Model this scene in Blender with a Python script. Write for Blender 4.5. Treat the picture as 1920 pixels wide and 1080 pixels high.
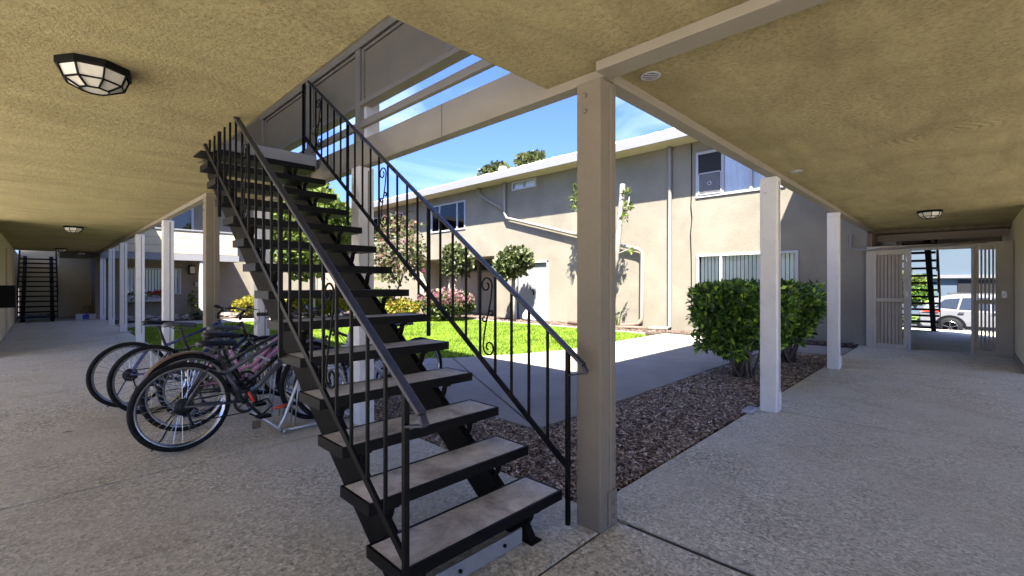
import bpy, math, random
import numpy as np
from mathutils import Vector, Matrix
R=math.radians
random.seed(7); rng=np.random.default_rng(7)
sc=bpy.context.scene
for o in list(bpy.data.objects): bpy.data.objects.remove(o)
COL=sc.collection

# ------------------------------------------------------------------ camera, sky, sun, exposure
FPX=863.; CAMZ=1.25; YAW=R(45.6)
cd=bpy.data.cameras.new('camera'); cam=bpy.data.objects.new('camera',cd); COL.objects.link(cam)
cam.location=(0,0,CAMZ); cam.rotation_euler=(R(90),0,-YAW)
cd.sensor_width=36; cd.lens=FPX/1920*36; cd.shift_y=-9/1920; cd.clip_start=.05; cd.clip_end=2000
sc.camera=cam
SUN=Vector((-.47,-.39,1)).normalized()          # towards the sun
elev=math.asin(SUN.z); az=math.atan2(SUN.x,SUN.y)
w=bpy.data.worlds.new('World'); sc.world=w; w.use_nodes=True
nt=w.node_tree; nt.nodes.clear()
sky=nt.nodes.new('ShaderNodeTexSky'); sky.sky_type='NISHITA'; sky.sun_disc=False
sky.sun_elevation=elev; sky.sun_rotation=az%(2*math.pi); sky.altitude=0; sky.air_density=1.0; sky.dust_density=2.2; sky.ozone_density=3.0
bg=nt.nodes.new('ShaderNodeBackground'); bg.inputs[1].default_value=.085
tc=nt.nodes.new('ShaderNodeTexCoord'); mp=nt.nodes.new('ShaderNodeMapping'); mp.inputs['Scale'].default_value=(1.3,2.2,5.0); mp.inputs['Rotation'].default_value=(0,0,.5)
nz=nt.nodes.new('ShaderNodeTexNoise'); nz.inputs['Scale'].default_value=1.7; nz.inputs['Detail'].default_value=7; nz.inputs['Distortion'].default_value=.6
rp=nt.nodes.new('ShaderNodeValToRGB'); rp.color_ramp.elements[0].position=.53; rp.color_ramp.elements[1].position=.85; rp.color_ramp.elements[1].color=(.25,.25,.25,1)
mx=nt.nodes.new('ShaderNodeMixRGB'); mx.inputs[2].default_value=(3.6,4.0,4.8,1)
nt.links.new(tc.outputs['Generated'],mp.inputs[0]); nt.links.new(mp.outputs[0],nz.inputs[0]); nt.links.new(nz.outputs[0],rp.inputs[0])
tn=nt.nodes.new('ShaderNodeMixRGB'); tn.blend_type='MULTIPLY'; tn.inputs[0].default_value=1; tn.inputs[2].default_value=(.165,.208,.35,1); nt.links.new(sky.outputs[0],tn.inputs[1])
nt.links.new(rp.outputs[0],mx.inputs[0]); nt.links.new(tn.outputs[0],mx.inputs[1]); nt.links.new(mx.outputs[0],bg.inputs[0])
out=nt.nodes.new('ShaderNodeOutputWorld'); nt.links.new(bg.outputs[0],out.inputs[0])
sd=bpy.data.lights.new('sun','SUN'); sd.energy=2.2; sd.angle=R(.53); sd.color=(1,.95,.86)
so=bpy.data.objects.new('sun',sd); COL.objects.link(so); so.rotation_euler=SUN.to_track_quat('Z','Y').to_euler(); so.location=(0,0,20)
vs=sc.view_settings; vs.view_transform='Standard'; vs.look='None'; vs.gamma=1; vs.use_curve_mapping=False; vs.exposure=3.88
sc.render.engine='CYCLES'
cy=sc.cycles; cy.max_bounces=12; cy.diffuse_bounces=8; cy.transparent_max_bounces=16; cy.glossy_bounces=4
cy.sample_clamp_indirect=10

# ------------------------------------------------------------------ helpers
A=R(44.4); F2=(math.cos(A),math.sin(A)); R2=(math.sin(A),-math.cos(A))
def ray(px,py):
    a=(px-960)/FPX; return (F2[0]+a*R2[0],F2[1]+a*R2[1],(531-py)/FPX)
def gp(px,py,z=0):            # where a sight line meets a level plane
    r=ray(px,py); t=(z-CAMZ)/r[2]; return (r[0]*t,r[1]*t)
def fx(px,py=531,X=11.5):     # ... a plane of constant X -> (Y,z)
    r=ray(px,py); t=X/r[0]; return (r[1]*t,CAMZ+r[2]*t)
def fy(px,py=531,Y=22.):      # ... a plane of constant Y -> (X,z)
    r=ray(px,py); t=Y/r[1]; return (r[0]*t,CAMZ+r[2]*t)

class MB:
    def __init__(s): s.v=[]; s.f=[]; s.smooth=False
    def add(s,vs,fs):
        b=len(s.v); s.v+= [tuple(v) for v in vs]; s.f+=[tuple(b+i for i in f) for f in fs]; return s
    def box(s,x0,x1,y0,y1,z0,z1):
        return s.add([(x0,y0,z0),(x1,y0,z0),(x1,y1,z0),(x0,y1,z0),(x0,y0,z1),(x1,y0,z1),(x1,y1,z1),(x0,y1,z1)],
          [(0,3,2,1),(4,5,6,7),(0,1,5,4),(1,2,6,5),(2,3,7,6),(3,0,4,7)])
    def bar(s,p,q,w,h,up=(0,0,1)):        # rectangular bar, w sideways, h along up
        p=Vector(p);q=Vector(q);d=(q-p).normalized();u=Vector(up)
        if abs(d.dot(u))>.999: u=Vector((1,0,0))
        a=d.cross(u).normalized()*w/2; b=a.cross(d).normalized()*h/2
        vs=[p-a-b,p+a-b,p+a+b,p-a+b,q-a-b,q+a-b,q+a+b,q-a+b]
        return s.add(vs,[(0,3,2,1),(4,5,6,7),(0,1,5,4),(1,2,6,5),(2,3,7,6),(3,0,4,7)])
    def tube(s,pts,r,n=8,cap=True,closed=False):
        pts=[Vector(p) for p in pts]; N=len(pts); rr=r if isinstance(r,(list,tuple)) else [r]*N
        vs=[];prev=None
        for i in range(N):
            if closed: d=(pts[(i+1)%N]-pts[i-1])
            else: d=pts[min(i+1,N-1)]-pts[max(i-1,0)]
            d.normalize()
            if prev is None:
                u=Vector((0,0,1)) if abs(d.z)<.9 else Vector((1,0,0))
                a=d.cross(u).normalized()
            else: a=(prev-d*prev.dot(d)).normalized()
            prev=a; b=d.cross(a)
            for k in range(n):
                t=2*math.pi*k/n; vs.append(pts[i]+(a*math.cos(t)+b*math.sin(t))*rr[i])
        fs=[]
        for i in range(N if closed else N-1):
            j=(i+1)%N
            for k in range(n):
                fs.append((i*n+k,i*n+(k+1)%n,j*n+(k+1)%n,j*n+k))
        if cap and not closed:
            fs.append(tuple(range(n-1,-1,-1))); fs.append(tuple((N-1)*n+k for k in range(n)))
        return s.add(vs,fs)
    def cyl(s,p,q,r,n=12): return s.tube([p,q],r,n)
    def poly(s,pts,z): return s.add([(x,y,z) for x,y in pts],[tuple(range(len(pts)))])
    def prism(s,pts,z0,z1):
        n=len(pts); vs=[(x,y,z0) for x,y in pts]+[(x,y,z1) for x,y in pts]
        fs=[tuple(range(n-1,-1,-1)),tuple(range(n,2*n))]+[(i,(i+1)%n,n+(i+1)%n,n+i) for i in range(n)]
        return s.add(vs,fs)
    def lathe(s,prof,c=(0,0,0),n=16,axis='z'):
        vs=[]
        for r,h in prof:
            for k in range(n):
                t=2*math.pi*k/n; a,b=r*math.cos(t),r*math.sin(t)
                p={'z':(a,b,h),'y':(a,h,b),'x':(h,a,b)}[axis]
                vs.append((c[0]+p[0],c[1]+p[1],c[2]+p[2]))
        fs=[]
        for i in range(len(prof)-1):
            for k in range(n): fs.append((i*n+k,i*n+(k+1)%n,(i+1)*n+(k+1)%n,(i+1)*n+k))
        return s.add(vs,fs)
    def build(s,name,m,parent=None,world=True,smooth=None,bevel=0,kind=None,label=None):
        me=bpy.data.meshes.new(name); me.from_pydata([tuple(v) for v in s.v],[],s.f)
        if m: me.materials.append(m)
        if s.smooth if smooth is None else smooth:
            me.polygons.foreach_set('use_smooth',[True]*len(me.polygons))
        me.update()
        o=bpy.data.objects.new(name,me); COL.objects.link(o)
        if parent:
            o.parent=parent
            if world: o.location=-wl(parent)
        if bevel:
            b=o.modifiers.new('bevel','BEVEL'); b.width=bevel; b.segments=2; b.limit_method='ANGLE'; b.angle_limit=R(40)
        if kind: o['kind']=kind
        if label: o['label']=label
        return o
def wl(o):
    v=Vector((0,0,0))
    while o: v+=o.location; o=o.parent
    return v
def tag(o,label=None,cat=None,group=None,kind=None):
    if label: o['label']=label
    if cat: o['category']=cat
    if group: o['group']=group
    if kind: o['kind']=kind
    return o
def thing(name,label,cat,loc=(0,0,0),rz=0,group=None):
    o=bpy.data.objects.new(name,None); COL.objects.link(o); o.location=loc; o.rotation_euler=(0,0,rz)
    o.empty_display_size=.2
    return tag(o,label,cat,group)
def copy_tree(o,parent=None):
    c=o.copy(); COL.objects.link(c)
    if parent: c.parent=parent
    for ch in list(o.children): copy_tree(ch,c)
    return c
def arrmesh(name,V,Fc,m,parent=None,kind=None,smooth=False):   # numpy quads/tris
    me=bpy.data.meshes.new(name); me.vertices.add(len(V)); me.vertices.foreach_set('co',V.astype(np.float32).ravel())
    k=Fc.shape[1]; n=len(Fc); me.loops.add(n*k); me.loops.foreach_set('vertex_index',Fc.astype(np.int32).ravel())
    me.polygons.add(n); me.polygons.foreach_set('loop_start',np.arange(0,n*k,k,dtype=np.int32)); me.polygons.foreach_set('loop_total',np.full(n,k,dtype=np.int32))
    if smooth: me.polygons.foreach_set('use_smooth',np.ones(n,dtype=bool))
    me.materials.append(m); me.update(calc_edges=True); me.validate()
    o=bpy.data.objects.new(name,me); COL.objects.link(o)
    if parent: o.parent=parent; o.location=-wl(parent)
    if kind: o['kind']=kind
    return o

# ------------------------------------------------------------------ materials
def base(name,rough=.6,spec=.3,metal=0):
    m=bpy.data.materials.new(name); m.use_nodes=True; t=m.node_tree; p=t.nodes['Principled BSDF']
    p.inputs['Roughness'].default_value=rough; p.inputs['Specular IOR Level'].default_value=spec; p.inputs['Metallic'].default_value=metal
    return m,t,p
def nd(t,k,**kw):
    n=t.nodes.new(k)
    for a,b in kw.items():
        if a in n.inputs.keys(): n.inputs[a].default_value=b
        else: setattr(n,a,b)
    return n
def pos(t,scale=(1,1,1),rot=(0,0,0),obj=False):
    if obj: s=t.nodes.new('ShaderNodeTexCoord').outputs['Object']
    else: s=t.nodes.new('ShaderNodeNewGeometry').outputs['Position']
    m=t.nodes.new('ShaderNodeMapping'); m.inputs['Scale'].default_value=scale; m.inputs['Rotation'].default_value=rot
    t.links.new(s,m.inputs[0]); return m.outputs[0]
def ramp(t,src,stops,interp='LINEAR'):
    r=t.nodes.new('ShaderNodeValToRGB'); r.color_ramp.interpolation=interp
    e=r.color_ramp.elements
    while len(e)<len(stops): e.new(.5)
    for i,(p,c) in enumerate(stops):
        e[i].position=p; e[i].color=(*c,1) if len(c)==3 else c
    t.links.new(src,r.inputs[0]); return r.outputs[0]
def mix(t,a,b,f,mode='MIX'):
    m=t.nodes.new('ShaderNodeMixRGB'); m.blend_type=mode
    for i,x in ((1,a),(2,b),(0,f)):
        if isinstance(x,(int,float)): m.inputs[i].default_value=x
        elif isinstance(x,tuple): m.inputs[i].default_value=(*x,1)
        else: t.links.new(x,m.inputs[i])
    return m.outputs[0]
def noise(t,vec,scale,detail=4,rough=.6,dist=0):
    n=nd(t,'ShaderNodeTexNoise',Scale=scale,Detail=detail,Roughness=rough,Distortion=dist); t.links.new(vec,n.inputs['Vector']); return n.outputs[0]
def bump(t,p,h,strength=.3,dist=.01):
    b=nd(t,'ShaderNodeBump',Strength=strength,Distance=dist); t.links.new(h,b.inputs['Height']); t.links.new(b.outputs[0],p.inputs['Normal'])
def g(x): return (x,x,x)
def sc3(c,k): return tuple(min(1,v*k) for v in c)
def painted(name,c,rough=.55,var=.12,scale=9,spec=.3,bs=.15,bscale=60,grain=(1,1,1),metal=0,dirt=0):
    m,t,p=base(name,rough,spec,metal); v=pos(t); v2=pos(t,grain)
    n=noise(t,v,scale,5)
    col=ramp(t,n,[(.3,sc3(c,1-var)),(.7,sc3(c,1+var))])
    if dirt:
        d=ramp(t,noise(t,v,23,6,.75),[(.55,g(0)),(.72,g(1))]); col=mix(t,col,sc3(c,.45),mix(t,d,g(dirt),1,'MULTIPLY'))
    t.links.new(col,p.inputs['Base Color'])
    n2=noise(t,v2,bscale,4); bump(t,p,n2,bs,.004); return m
def stucco(name,c,bs=.5,streak=True,stain=.25,tint=None):
    m,t,p=base(name,.9,.15); v=pos(t)
    n=noise(t,v,1.1,5,.6,.4); col=ramp(t,n,[(.3,sc3(c,1-stain*.5)),(.7,sc3(c,1+stain*.25))])
    n3=noise(t,pos(t,(.5,.5,7)),1.6,6,.7); col=mix(t,col,sc3(c,.8),ramp(t,n3,[(.55,g(0)),(.75,g(stain))]))
    sp=noise(t,v,70,4,.7); col=mix(t,col,sc3(c,.72),ramp(t,sp,[(.5,g(0)),(.8,g(.45))]))
    t.links.new(col,p.inputs['Base Color'])
    h=mix(t,noise(t,v,45,5,.7),noise(t,v,5,3),.25); bump(t,p,h,bs,.012); return m
M={}
def ceiling_mat(name,c,sx,sy):
    m,t,p=base(name,.95,.1); v=pos(t)
    streak=noise(t,pos(t,(sx,sy,1)),2.2,7,.62,.9)
    col=ramp(t,streak,[(.28,sc3(c,.76)),(.47,sc3(c,.97)),(.72,sc3(c,1.13))])
    blot=ramp(t,noise(t,v,1.5,5,.6,.5),[(.48,g(0)),(.7,g(.5))])
    col=mix(t,col,(c[0]*.62,c[1]*.58,c[2]*.55),blot)
    ft=noise(t,v,42,6,.78); col=mix(t,col,sc3(c,.42),mix(t,ramp(t,ft,[(.44,g(0)),(.66,g(.9))]),ramp(t,noise(t,v,1.1,4,.6),[(.3,g(.25)),(.65,g(1))]),1,'MULTIPLY'))
    t.links.new(col,p.inputs['Base Color'])
    wv=nd(t,'ShaderNodeTexWave',wave_type='RINGS',rings_direction='SPHERICAL',Scale=5.5,Distortion=2.2); wv.inputs['Detail'].default_value=2
    vm=nd(t,'ShaderNodeMapping'); vm.inputs['Location'].default_value=(-4.55,-.1,-2.33); t.links.new(v,vm.inputs[0]); t.links.new(vm.outputs[0],wv.inputs[0])
    dist=nd(t,'ShaderNodeVectorMath',operation='LENGTH'); t.links.new(vm.outputs[0],dist.inputs[0])
    msk=ramp(t,dist.outputs['Value'],[(.25,g(1)),(.62,g(0))])
    sw=mix(t,g(.5),wv.outputs[0],mix(t,msk,ramp(t,noise(t,v,3,2),[(.45,g(0)),(.6,g(1))]),1,'MULTIPLY'))
    h=mix(t,mix(t,ft,noise(t,v,16,4,.7),.4),sw,.3); bump(t,p,h,1.0,.035); return m
CE=(.43,.36,.185)
M['ceil']=ceiling_mat('textured_tan_plaster',CE,.55,2.3)
M['beam']=painted('beige_painted_beam',(.235,.205,.155),.6,.06,4,bs=.25,bscale=30,grain=(.3,.3,1))
M['post']=painted('shaded_post_paint',(.18,.152,.112),.6,.07,5,bs=.35,bscale=40,grain=(1,1,.06),dirt=.28)  # post paint with the shade near the camera put into the colour
M['post_lit']=painted('lit_post_paint',(.66,.64,.62),.6,.06,5,bs=.35,bscale=40,grain=(1,1,.06),dirt=.28)  # same post paint, lightened in colour to stand in for daylight
M['trim']=painted('white_trim',(.40,.39,.39),.5,.04,6,bs=.1)
M['fascia']=painted('white_fascia',(.19,.19,.20),.5,.04,6,bs=.1)
M['wall']=stucco('beige_stucco',(.222,.200,.158),.8,stain=.34)
M['wall_in']=stucco('cream_stucco',(.62,.53,.36),.45,stain=.16)
M['panel']=painted('taupe_panel',(.235,.195,.13),.75,.06,3,bs=.2)
M['soffit']=painted('cream_soffit',(.50,.43,.29),.8,.06,3)
M['dark_wall']=stucco('brown_stucco',(.30,.25,.20),.45,stain=.2)  # brown stucco for the passage walls and joists
M['black']=painted('black_metal',(.0026,.0023,.0024),.5,.3,20,spec=.16,bs=.12,bscale=150)
M['rail']=painted('worn_black_rail',(.020,.020,.034),.30,.5,60,spec=.6,bs=.5,bscale=260)
M['steel']=painted('dark_brown_steel',(.0075,.0062,.0050),.7,.25,12,spec=.08,bs=.12)
M['greymetal']=painted('grey_painted_plate',(.22,.22,.21),.5,.1,12)
M['white']=painted('white_plastic',(.38,.38,.40),.4,.02)
M['door']=painted('white_door',(.25,.25,.265),.5,.03)
M['alu']=painted('galvanised_pipe',(.42,.42,.42),.35,.1,12,spec=.5,metal=.7)
M['asphalt']=stucco('asphalt',(.05,.05,.053),.5)
def aggregate():
    m,t,p=base('exposed_aggregate',.8,.3); v=pos(t)
    vo=nd(t,'ShaderNodeTexVoronoi',Scale=62.); t.links.new(v,vo.inputs['Vector'])
    v2=nd(t,'ShaderNodeTexVoronoi',Scale=115.); t.links.new(v,v2.inputs['Vector'])
    stops=[(.0,(.11,.095,.075)),(.3,(.35,.325,.24)),(.62,(.58,.535,.41)),(.85,(.78,.73,.58)),(1,(1,.97,.82))]
    st=mix(t,ramp(t,vo.outputs['Color'],stops),ramp(t,v2.outputs['Color'],stops),.3)
    pit=ramp(t,noise(t,v,52,5,.8),[(.32,g(0)),(.44,g(1))])
    st=mix(t,(.055,.045,.036),st,pit)
    sm=ramp(t,noise(t,v,110,4,.7),[(.35,(.39,.36,.27)),(.65,(.67,.62,.49))])
    worn=ramp(t,noise(t,v,.9,6,.62,.8),[(.38,g(.92)),(.62,g(.25))])
    col=mix(t,sm,st,worn)
    mid=noise(t,v,2.1,6,.65,.5); col=mix(t,col,mix(t,col,(.66,.61,.54),1,'MULTIPLY'),ramp(t,mid,[(.48,g(0)),(.75,g(.5))]))
    rust=noise(t,v,.8,4,.6,1.2); col=mix(t,col,mix(t,col,(.84,.75,.60),1,'MULTIPLY'),ramp(t,rust,[(.52,g(0)),(.72,g(.45))]))
    # hairline cracks
    wv=nd(t,'ShaderNodeVectorMath',operation='ADD'); nn=nd(t,'ShaderNodeTexNoise',Scale=2.2,Detail=6); t.links.new(v,nn.inputs['Vector']); t.links.new(v,wv.inputs[0]); t.links.new(nn.outputs['Color'],wv.inputs[1])
    ck=nd(t,'ShaderNodeTexVoronoi',Scale=.42,feature='DISTANCE_TO_EDGE'); t.links.new(wv.outputs[0],ck.inputs['Vector'])
    cm=ramp(t,ck.outputs['Distance'],[(.0008,g(.55)),(.0022,g(0))]); col=mix(t,col,(.08,.06,.05),mix(t,cm,ramp(t,noise(t,v,1.3,2),[(.58,g(0)),(.62,g(1))]),1,'MULTIPLY'))
    t.links.new(col,p.inputs['Base Color'])
    h=mix(t,mix(t,vo.outputs['Distance'],pit,.5),noise(t,v,160,3,.7),.3); bump(t,p,h,.9,.008)
    return m
M['agg']=aggregate()
def smooth_conc(name,c,b=.2):
    m,t,p=base(name,.85,.2); v=pos(t)
    col=ramp(t,noise(t,v,1.8,6,.65),[(.3,sc3(c,.85)),(.7,sc3(c,1.1))]); col=mix(t,col,sc3(c,.7),ramp(t,noise(t,v,90,3),[(.55,g(0)),(.8,g(.35))]))
    t.links.new(col,p.inputs['Base Color']); bump(t,p,noise(t,v,120,3),b,.004); return m
M['conc']=smooth_conc('smooth_concrete',(.26,.24,.205))
M['bounce_conc']=smooth_conc('pale_bounce_concrete',(.60,.565,.50))  # kept very pale so the unseen ground throws sun upwards
def tread_mat():
    m,t,p=base('worn_tread_concrete',.75,.3); v=pos(t)
    n=noise(t,v,7,7,.72,.6); col=ramp(t,n,[(.30,(.30,.28,.25)),(.46,(.52,.49,.45)),(.62,(.66,.63,.585)),(.75,(.78,.75,.70))])
    st=noise(t,v,2.3,5,.6,.8); col=mix(t,col,(.20,.17,.135),ramp(t,st,[(.52,g(0)),(.68,g(.75))]))
    sp=noise(t,v,130,4,.8); col=mix(t,col,(.10,.09,.08),ramp(t,sp,[(.56,g(0)),(.66,g(.7))]))
    col=mix(t,col,(.78,.76,.74),ramp(t,noise(t,pos(t,(1,1,1)),95,3,.8),[(.64,g(0)),(.70,g(.5))]))
    t.links.new(col,p.inputs['Base Color']); bump(t,p,mix(t,sp,n,.5),.5,.004); return m
M['tread']=tread_mat()
M['slabedge']=smooth_conc('slab_edge_concrete',(.30,.285,.26))
M['joint']=smooth_conc('joint_filler',(.07,.06,.05))
M['soil']=stucco('dark_soil',(.07,.05,.04),1)
M['stone_roof']=smooth_conc('roof_gravel_membrane',(.55,.55,.56),.6)
def island(name,stops,rough=.6,transl=0,spec=.3,nscale=0):
    m,t,p=base(name,rough,spec); gi=t.nodes.new('ShaderNodeNewGeometry')
    col=ramp(t,gi.outputs['Random Per Island'],stops)
    if nscale:
        col=mix(t,col,ramp(t,noise(t,pos(t),nscale,3),[(.3,g(.55)),(.7,g(1.25))]),1,'MULTIPLY')
    t.links.new(col,p.inputs['Base Color'])
    if transl:
        tr=t.nodes.new('ShaderNodeBsdfTranslucent'); t.links.new(col,tr.inputs[0]); ms=t.nodes.new('ShaderNodeMixShader'); ms.inputs[0].default_value=transl
        t.links.new(p.outputs[0],ms.inputs[1]); t.links.new(tr.outputs[0],ms.inputs[2]); t.links.new(ms.outputs[0],t.nodes['Material Output'].inputs[0])
    return m
M['chips']=island('bark_chips',[(0,(.05,.032,.022)),(.4,(.19,.130,.088)),(.8,(.38,.285,.205)),(1,(.70,.60,.48))],.8)
M['chips_sunlit']=island('sunlit_bark_chips',[(0,(.03,.018,.013)),(.4,(.09,.060,.045)),(.8,(.16,.115,.09)),(1,(.26,.21,.17))],.8)  # darker copy of the bark chips, colour lowered to offset direct sun
M['grass']=island('grass_blades',[(0,(.10,.17,.012)),(.5,(.19,.32,.02)),(.93,(.30,.42,.04)),(1,(.42,.40,.16))],.6,.4,nscale=1.1)
M['leaf_dark']=island('glossy_shrub_leaves',[(0,(.025,.060,.016)),(.5,(.065,.145,.022)),(.82,(.19,.34,.03)),(1,(.46,.64,.07))],.35,.3,.5,3)
M['leaf_lime']=island('lime_leaves',[(0,(.06,.10,.018)),(.6,(.14,.19,.035)),(1,(.27,.32,.09))],.5,.5,nscale=2)
M['leaf_olive']=island('olive_leaves',[(0,(.018,.03,.010)),(.5,(.06,.08,.022)),(.85,(.15,.17,.06)),(1,(.30,.32,.17))],.4,.35,.5,4)
M['leaf_pink']=island('pink_leaf_tips',[(0,(.16,.06,.07)),(.5,(.30,.12,.16)),(1,(.38,.24,.24))],.5,.4)
M['leaf_rose']=island('mixed_olive_and_rose_leaves',[(0,(.05,.07,.02)),(.6,(.13,.14,.06)),(.92,(.18,.11,.08)),(1,(.30,.08,.14))],.5,.4)
M['leaf_gold']=island('golden_shrub_leaves',[(0,(.10,.14,.015)),(.4,(.22,.24,.025)),(.7,(.34,.27,.03)),(.88,(.36,.17,.04)),(1,(.38,.38,.09))],.5,.45,nscale=4)
M['bark']=painted('grey_brown_bark',(.13,.10,.08),.9,.3,14,bs=.8,bscale=50,grain=(1,1,.2))
M['bark_pale']=painted('pale_bark',(.24,.215,.185),.9,.25,8,bs=.8,bscale=50,grain=(1,1,.2))
def glass(name,tint=(.85,.92,.9),refl=.25,rough=.02):
    m=bpy.data.materials.new(name); m.use_nodes=True; t=m.node_tree; t.nodes.clear()
    o=t.nodes.new('ShaderNodeOutputMaterial'); tr=t.nodes.new('ShaderNodeBsdfTransparent'); tr.inputs[0].default_value=(*tint,1)
    gl=t.nodes.new('ShaderNodeBsdfGlossy'); gl.inputs['Roughness'].default_value=rough
    fr=t.nodes.new('ShaderNodeFresnel'); fr.inputs[0].default_value=1.35; ad=t.nodes.new('ShaderNodeMath'); ad.operation='ADD'; ad.inputs[1].default_value=refl*.1; ad.use_clamp=True
    ms=t.nodes.new('ShaderNodeMixShader'); t.links.new(fr.outputs[0],ad.inputs[0]); t.links.new(ad.outputs[0],ms.inputs[0]); t.links.new(tr.outputs[0],ms.inputs[1]); t.links.new(gl.outputs[0],ms.inputs[2]); t.links.new(ms.outputs[0],o.inputs[0]); return m
M['glass']=glass('window_glass',(.95,.97,.96)); M['screen']=painted('dark_insect_screen',(.025,.025,.028),.8,.1,200,bs=.3,bscale=400)
M['blind']=painted('vinyl_blind',(.80,.84,.78),.6,.03)
M['curtain']=painted('pale_curtain',(.75,.76,.82),.8,.1,3,bs=.5,bscale=8)
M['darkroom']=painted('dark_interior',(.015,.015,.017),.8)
M['frosted']=painted('frosted_lamp_glass',(.62,.58,.50),.35,.12,12,spec=.5)
M['rubber']=painted('tyre_rubber',(.006,.006,.0065),.8,.2,60,bs=.6,bscale=220)
M['chrome']=painted('brushed_metal',(.55,.55,.56),.25,.05,metal=1,spec=.5)
M['darkmetal']=painted('dark_bike_metal',(.015,.015,.017),.35,.2,spec=.5,metal=.5)
M['saddle']=painted('black_saddle_vinyl',(.007,.007,.010),.5,.2)
M['saddle_grey']=painted('black_and_grey_saddle_vinyl',(.07,.07,.075),.5,.6,14)
def paintcol(n,c): M[n]=painted(n,c,.28,.05,spec=.5,bs=.02)
paintcol('graphite_paint',(.055,.055,.068)); paintcol('navy_paint',(.025,.035,.12)); paintcol('black_paint',(.012,.012,.014)); paintcol('pink_paint',(.60,.26,.42)); paintcol('white_paint',(.5,.5,.52)); paintcol('bronze_paint',(.13,.085,.065)); paintcol('red_paint',(.6,.05,.02)); paintcol('car_white',(.17,.17,.175))
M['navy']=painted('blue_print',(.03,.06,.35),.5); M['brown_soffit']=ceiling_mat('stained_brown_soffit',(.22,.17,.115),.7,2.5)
M['gate']=painted('taupe_gate_paint',(.42,.37,.29),.6,.06,5,bs=.2)
M['gatein']=painted('taupe_slat_paint',(.33,.28,.22),.6,.06,5,bs=.2)
M['corr']=painted('brown_drain_pipe',(.12,.08,.06),.6,.15)
M['pipe']=painted('grey_beige_pipe',(.22,.205,.185),.5,.05)
M['streetblue']=stucco('pale_blue_stucco',(.095,.125,.155),.4,stain=.08)
M['rock']=smooth_conc('river_rock',(.20,.175,.15),.4); M['rock2']=smooth_conc('dark_river_rock',(.10,.085,.075),.4)
M['red_flower']=island('red_petals',[(0,(.4,.03,.05)),(1,(.7,.1,.15))],.5,.3)
M['white_flower']=island('white_petals',[(0,(.7,.7,.75)),(1,(.85,.85,.85))],.5,.3)
M['fence']=painted('weathered_fence',(.16,.14,.125),.8,.15,10)
M['greenlawn']=stucco('turf_soil',(.09,.14,.03),.8)

# ------------------------------------------------------------------ the setting: ground
def struct(mb,name,m,**k):
    o=mb.build(name,m,**k); o['kind']='structure'; return o
struct(MB().box(-300,11.9,-300,300,-1.2,-.10),'ground',M['soil'])
struct(MB().box(11.9,400,-300,300,-1.6,-1.0),'street_ground',M['asphalt'])
# corridor slab (L-shaped) with joints recessed between panels
slab=MB(); gap=.009
def panel(x0,x1,y0,y1): slab.box(x0+gap,x1-gap,y0+gap,y1-gap,-.1,0)
YB=-.62; XB=-.62
SX=2.14; SY=1.49
yc=[-3.0,1.30,3.80,6.45,9.35,12.4,15.3,18.1,21.6,25.5]
for i,(a,b) in enumerate(zip(yc[:-1],yc[1:])):
    xe=SX if b<7.5 else 1.55
    if i<1:
        panel(-3.0,XB,a,b); panel(XB,SX-.02,a,b)
    else:
        panel(XB,xe,a,b)
        if b<12.5: panel(-3.0,XB,a,b)
panel(1.95,SX,1.30-.0,1.301) if False else None
xc=[SX-.0,5.05,8.2,11.3,13.6,17.0]
for a,b in zip(xc[:-1],xc[1:]): panel(a,b,-3.0,SY if b<12 else 2.6)
struct(slab,'corridor_floor',M['agg'],bevel=.004)
struct(MB().box(-40,14,-40,-3.05,-.3,-.02).box(-40,-3.05,-3.05,30,-.3,-.02),'unseen_bounce_ground',M['bounce_conc'])  # unseen ground behind the camera, added to bounce sun under the ceiling
struct(MB().box(-5,17,-9,1.25,-.11,-.012).box(-.62,2.1,1.25,25,-.11,-.012),'floor_joint_bed',M['joint'])
# walkway in the courtyard
wk=MB(); 
def wp(pts): wk.prism(pts,-.12,.0)
wp([(2.99,2.62),(7.3,2.62),(7.3,5.33),(6.9,5.33),(5.9,5.6),(4.83,6.12)])
wp([(7.312,2.62),(10.88,2.62),(10.88,5.33),(7.312,5.33)])
wp([(2.975,2.63),(4.815,6.13),(3.7,6.9),(2.16,7.0),(2.16,5.2),(2.975,5.0)])
wp([(1.56,6.46),(2.15,6.46),(2.15,7.0),(1.56,7.0)])
wp([(9.62,1.5),(10.88,1.5),(10.88,2.61),(9.62,2.61)])
struct(wk,'courtyard_walkway',M['conc'],bevel=.006)
struct(MB().prism([(1.57,16.6),(10.3,16.6),(10.3,17.9),(1.57,18.6)],-.12,0.0),'far_walkway',M['conc'])
struct(MB().prism([(10.3,5.6),(10.42,5.6),(10.42,16.5),(10.3,16.5)],-.1,.03),'mow_strip',M['conc'])
struct(MB().prism([(2.15,1.5),(9.61,1.5),(9.61,2.62),(2.97,2.62),(2.97,5.0),(2.15,5.2)],-.1,-.035),'mulch_bed',M['soil'])
struct(MB().prism([(10.43,5.34),(10.9,5.34),(10.9,1.5),(11.5,1.5),(11.5,18),(10.43,18)],-.1,.02),'wall_bed',M['soil'])
struct(MB().prism([(1.57,18.6),(10.3,17.9),(12,17.9),(12,22),(1.57,22)],-.1,.02),'far_bed',M['soil'])
LAWN=[(1.57,7.02),(3.7,6.92),(4.83,6.14),(5.9,5.62),(6.9,5.35),(10.1,5.35),(10.29,5.7),(10.29,16.58),(1.57,16.58)]
struct(MB().prism(LAWN,-.1,-.015),'lawn',M['greenlawn'])
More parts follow.
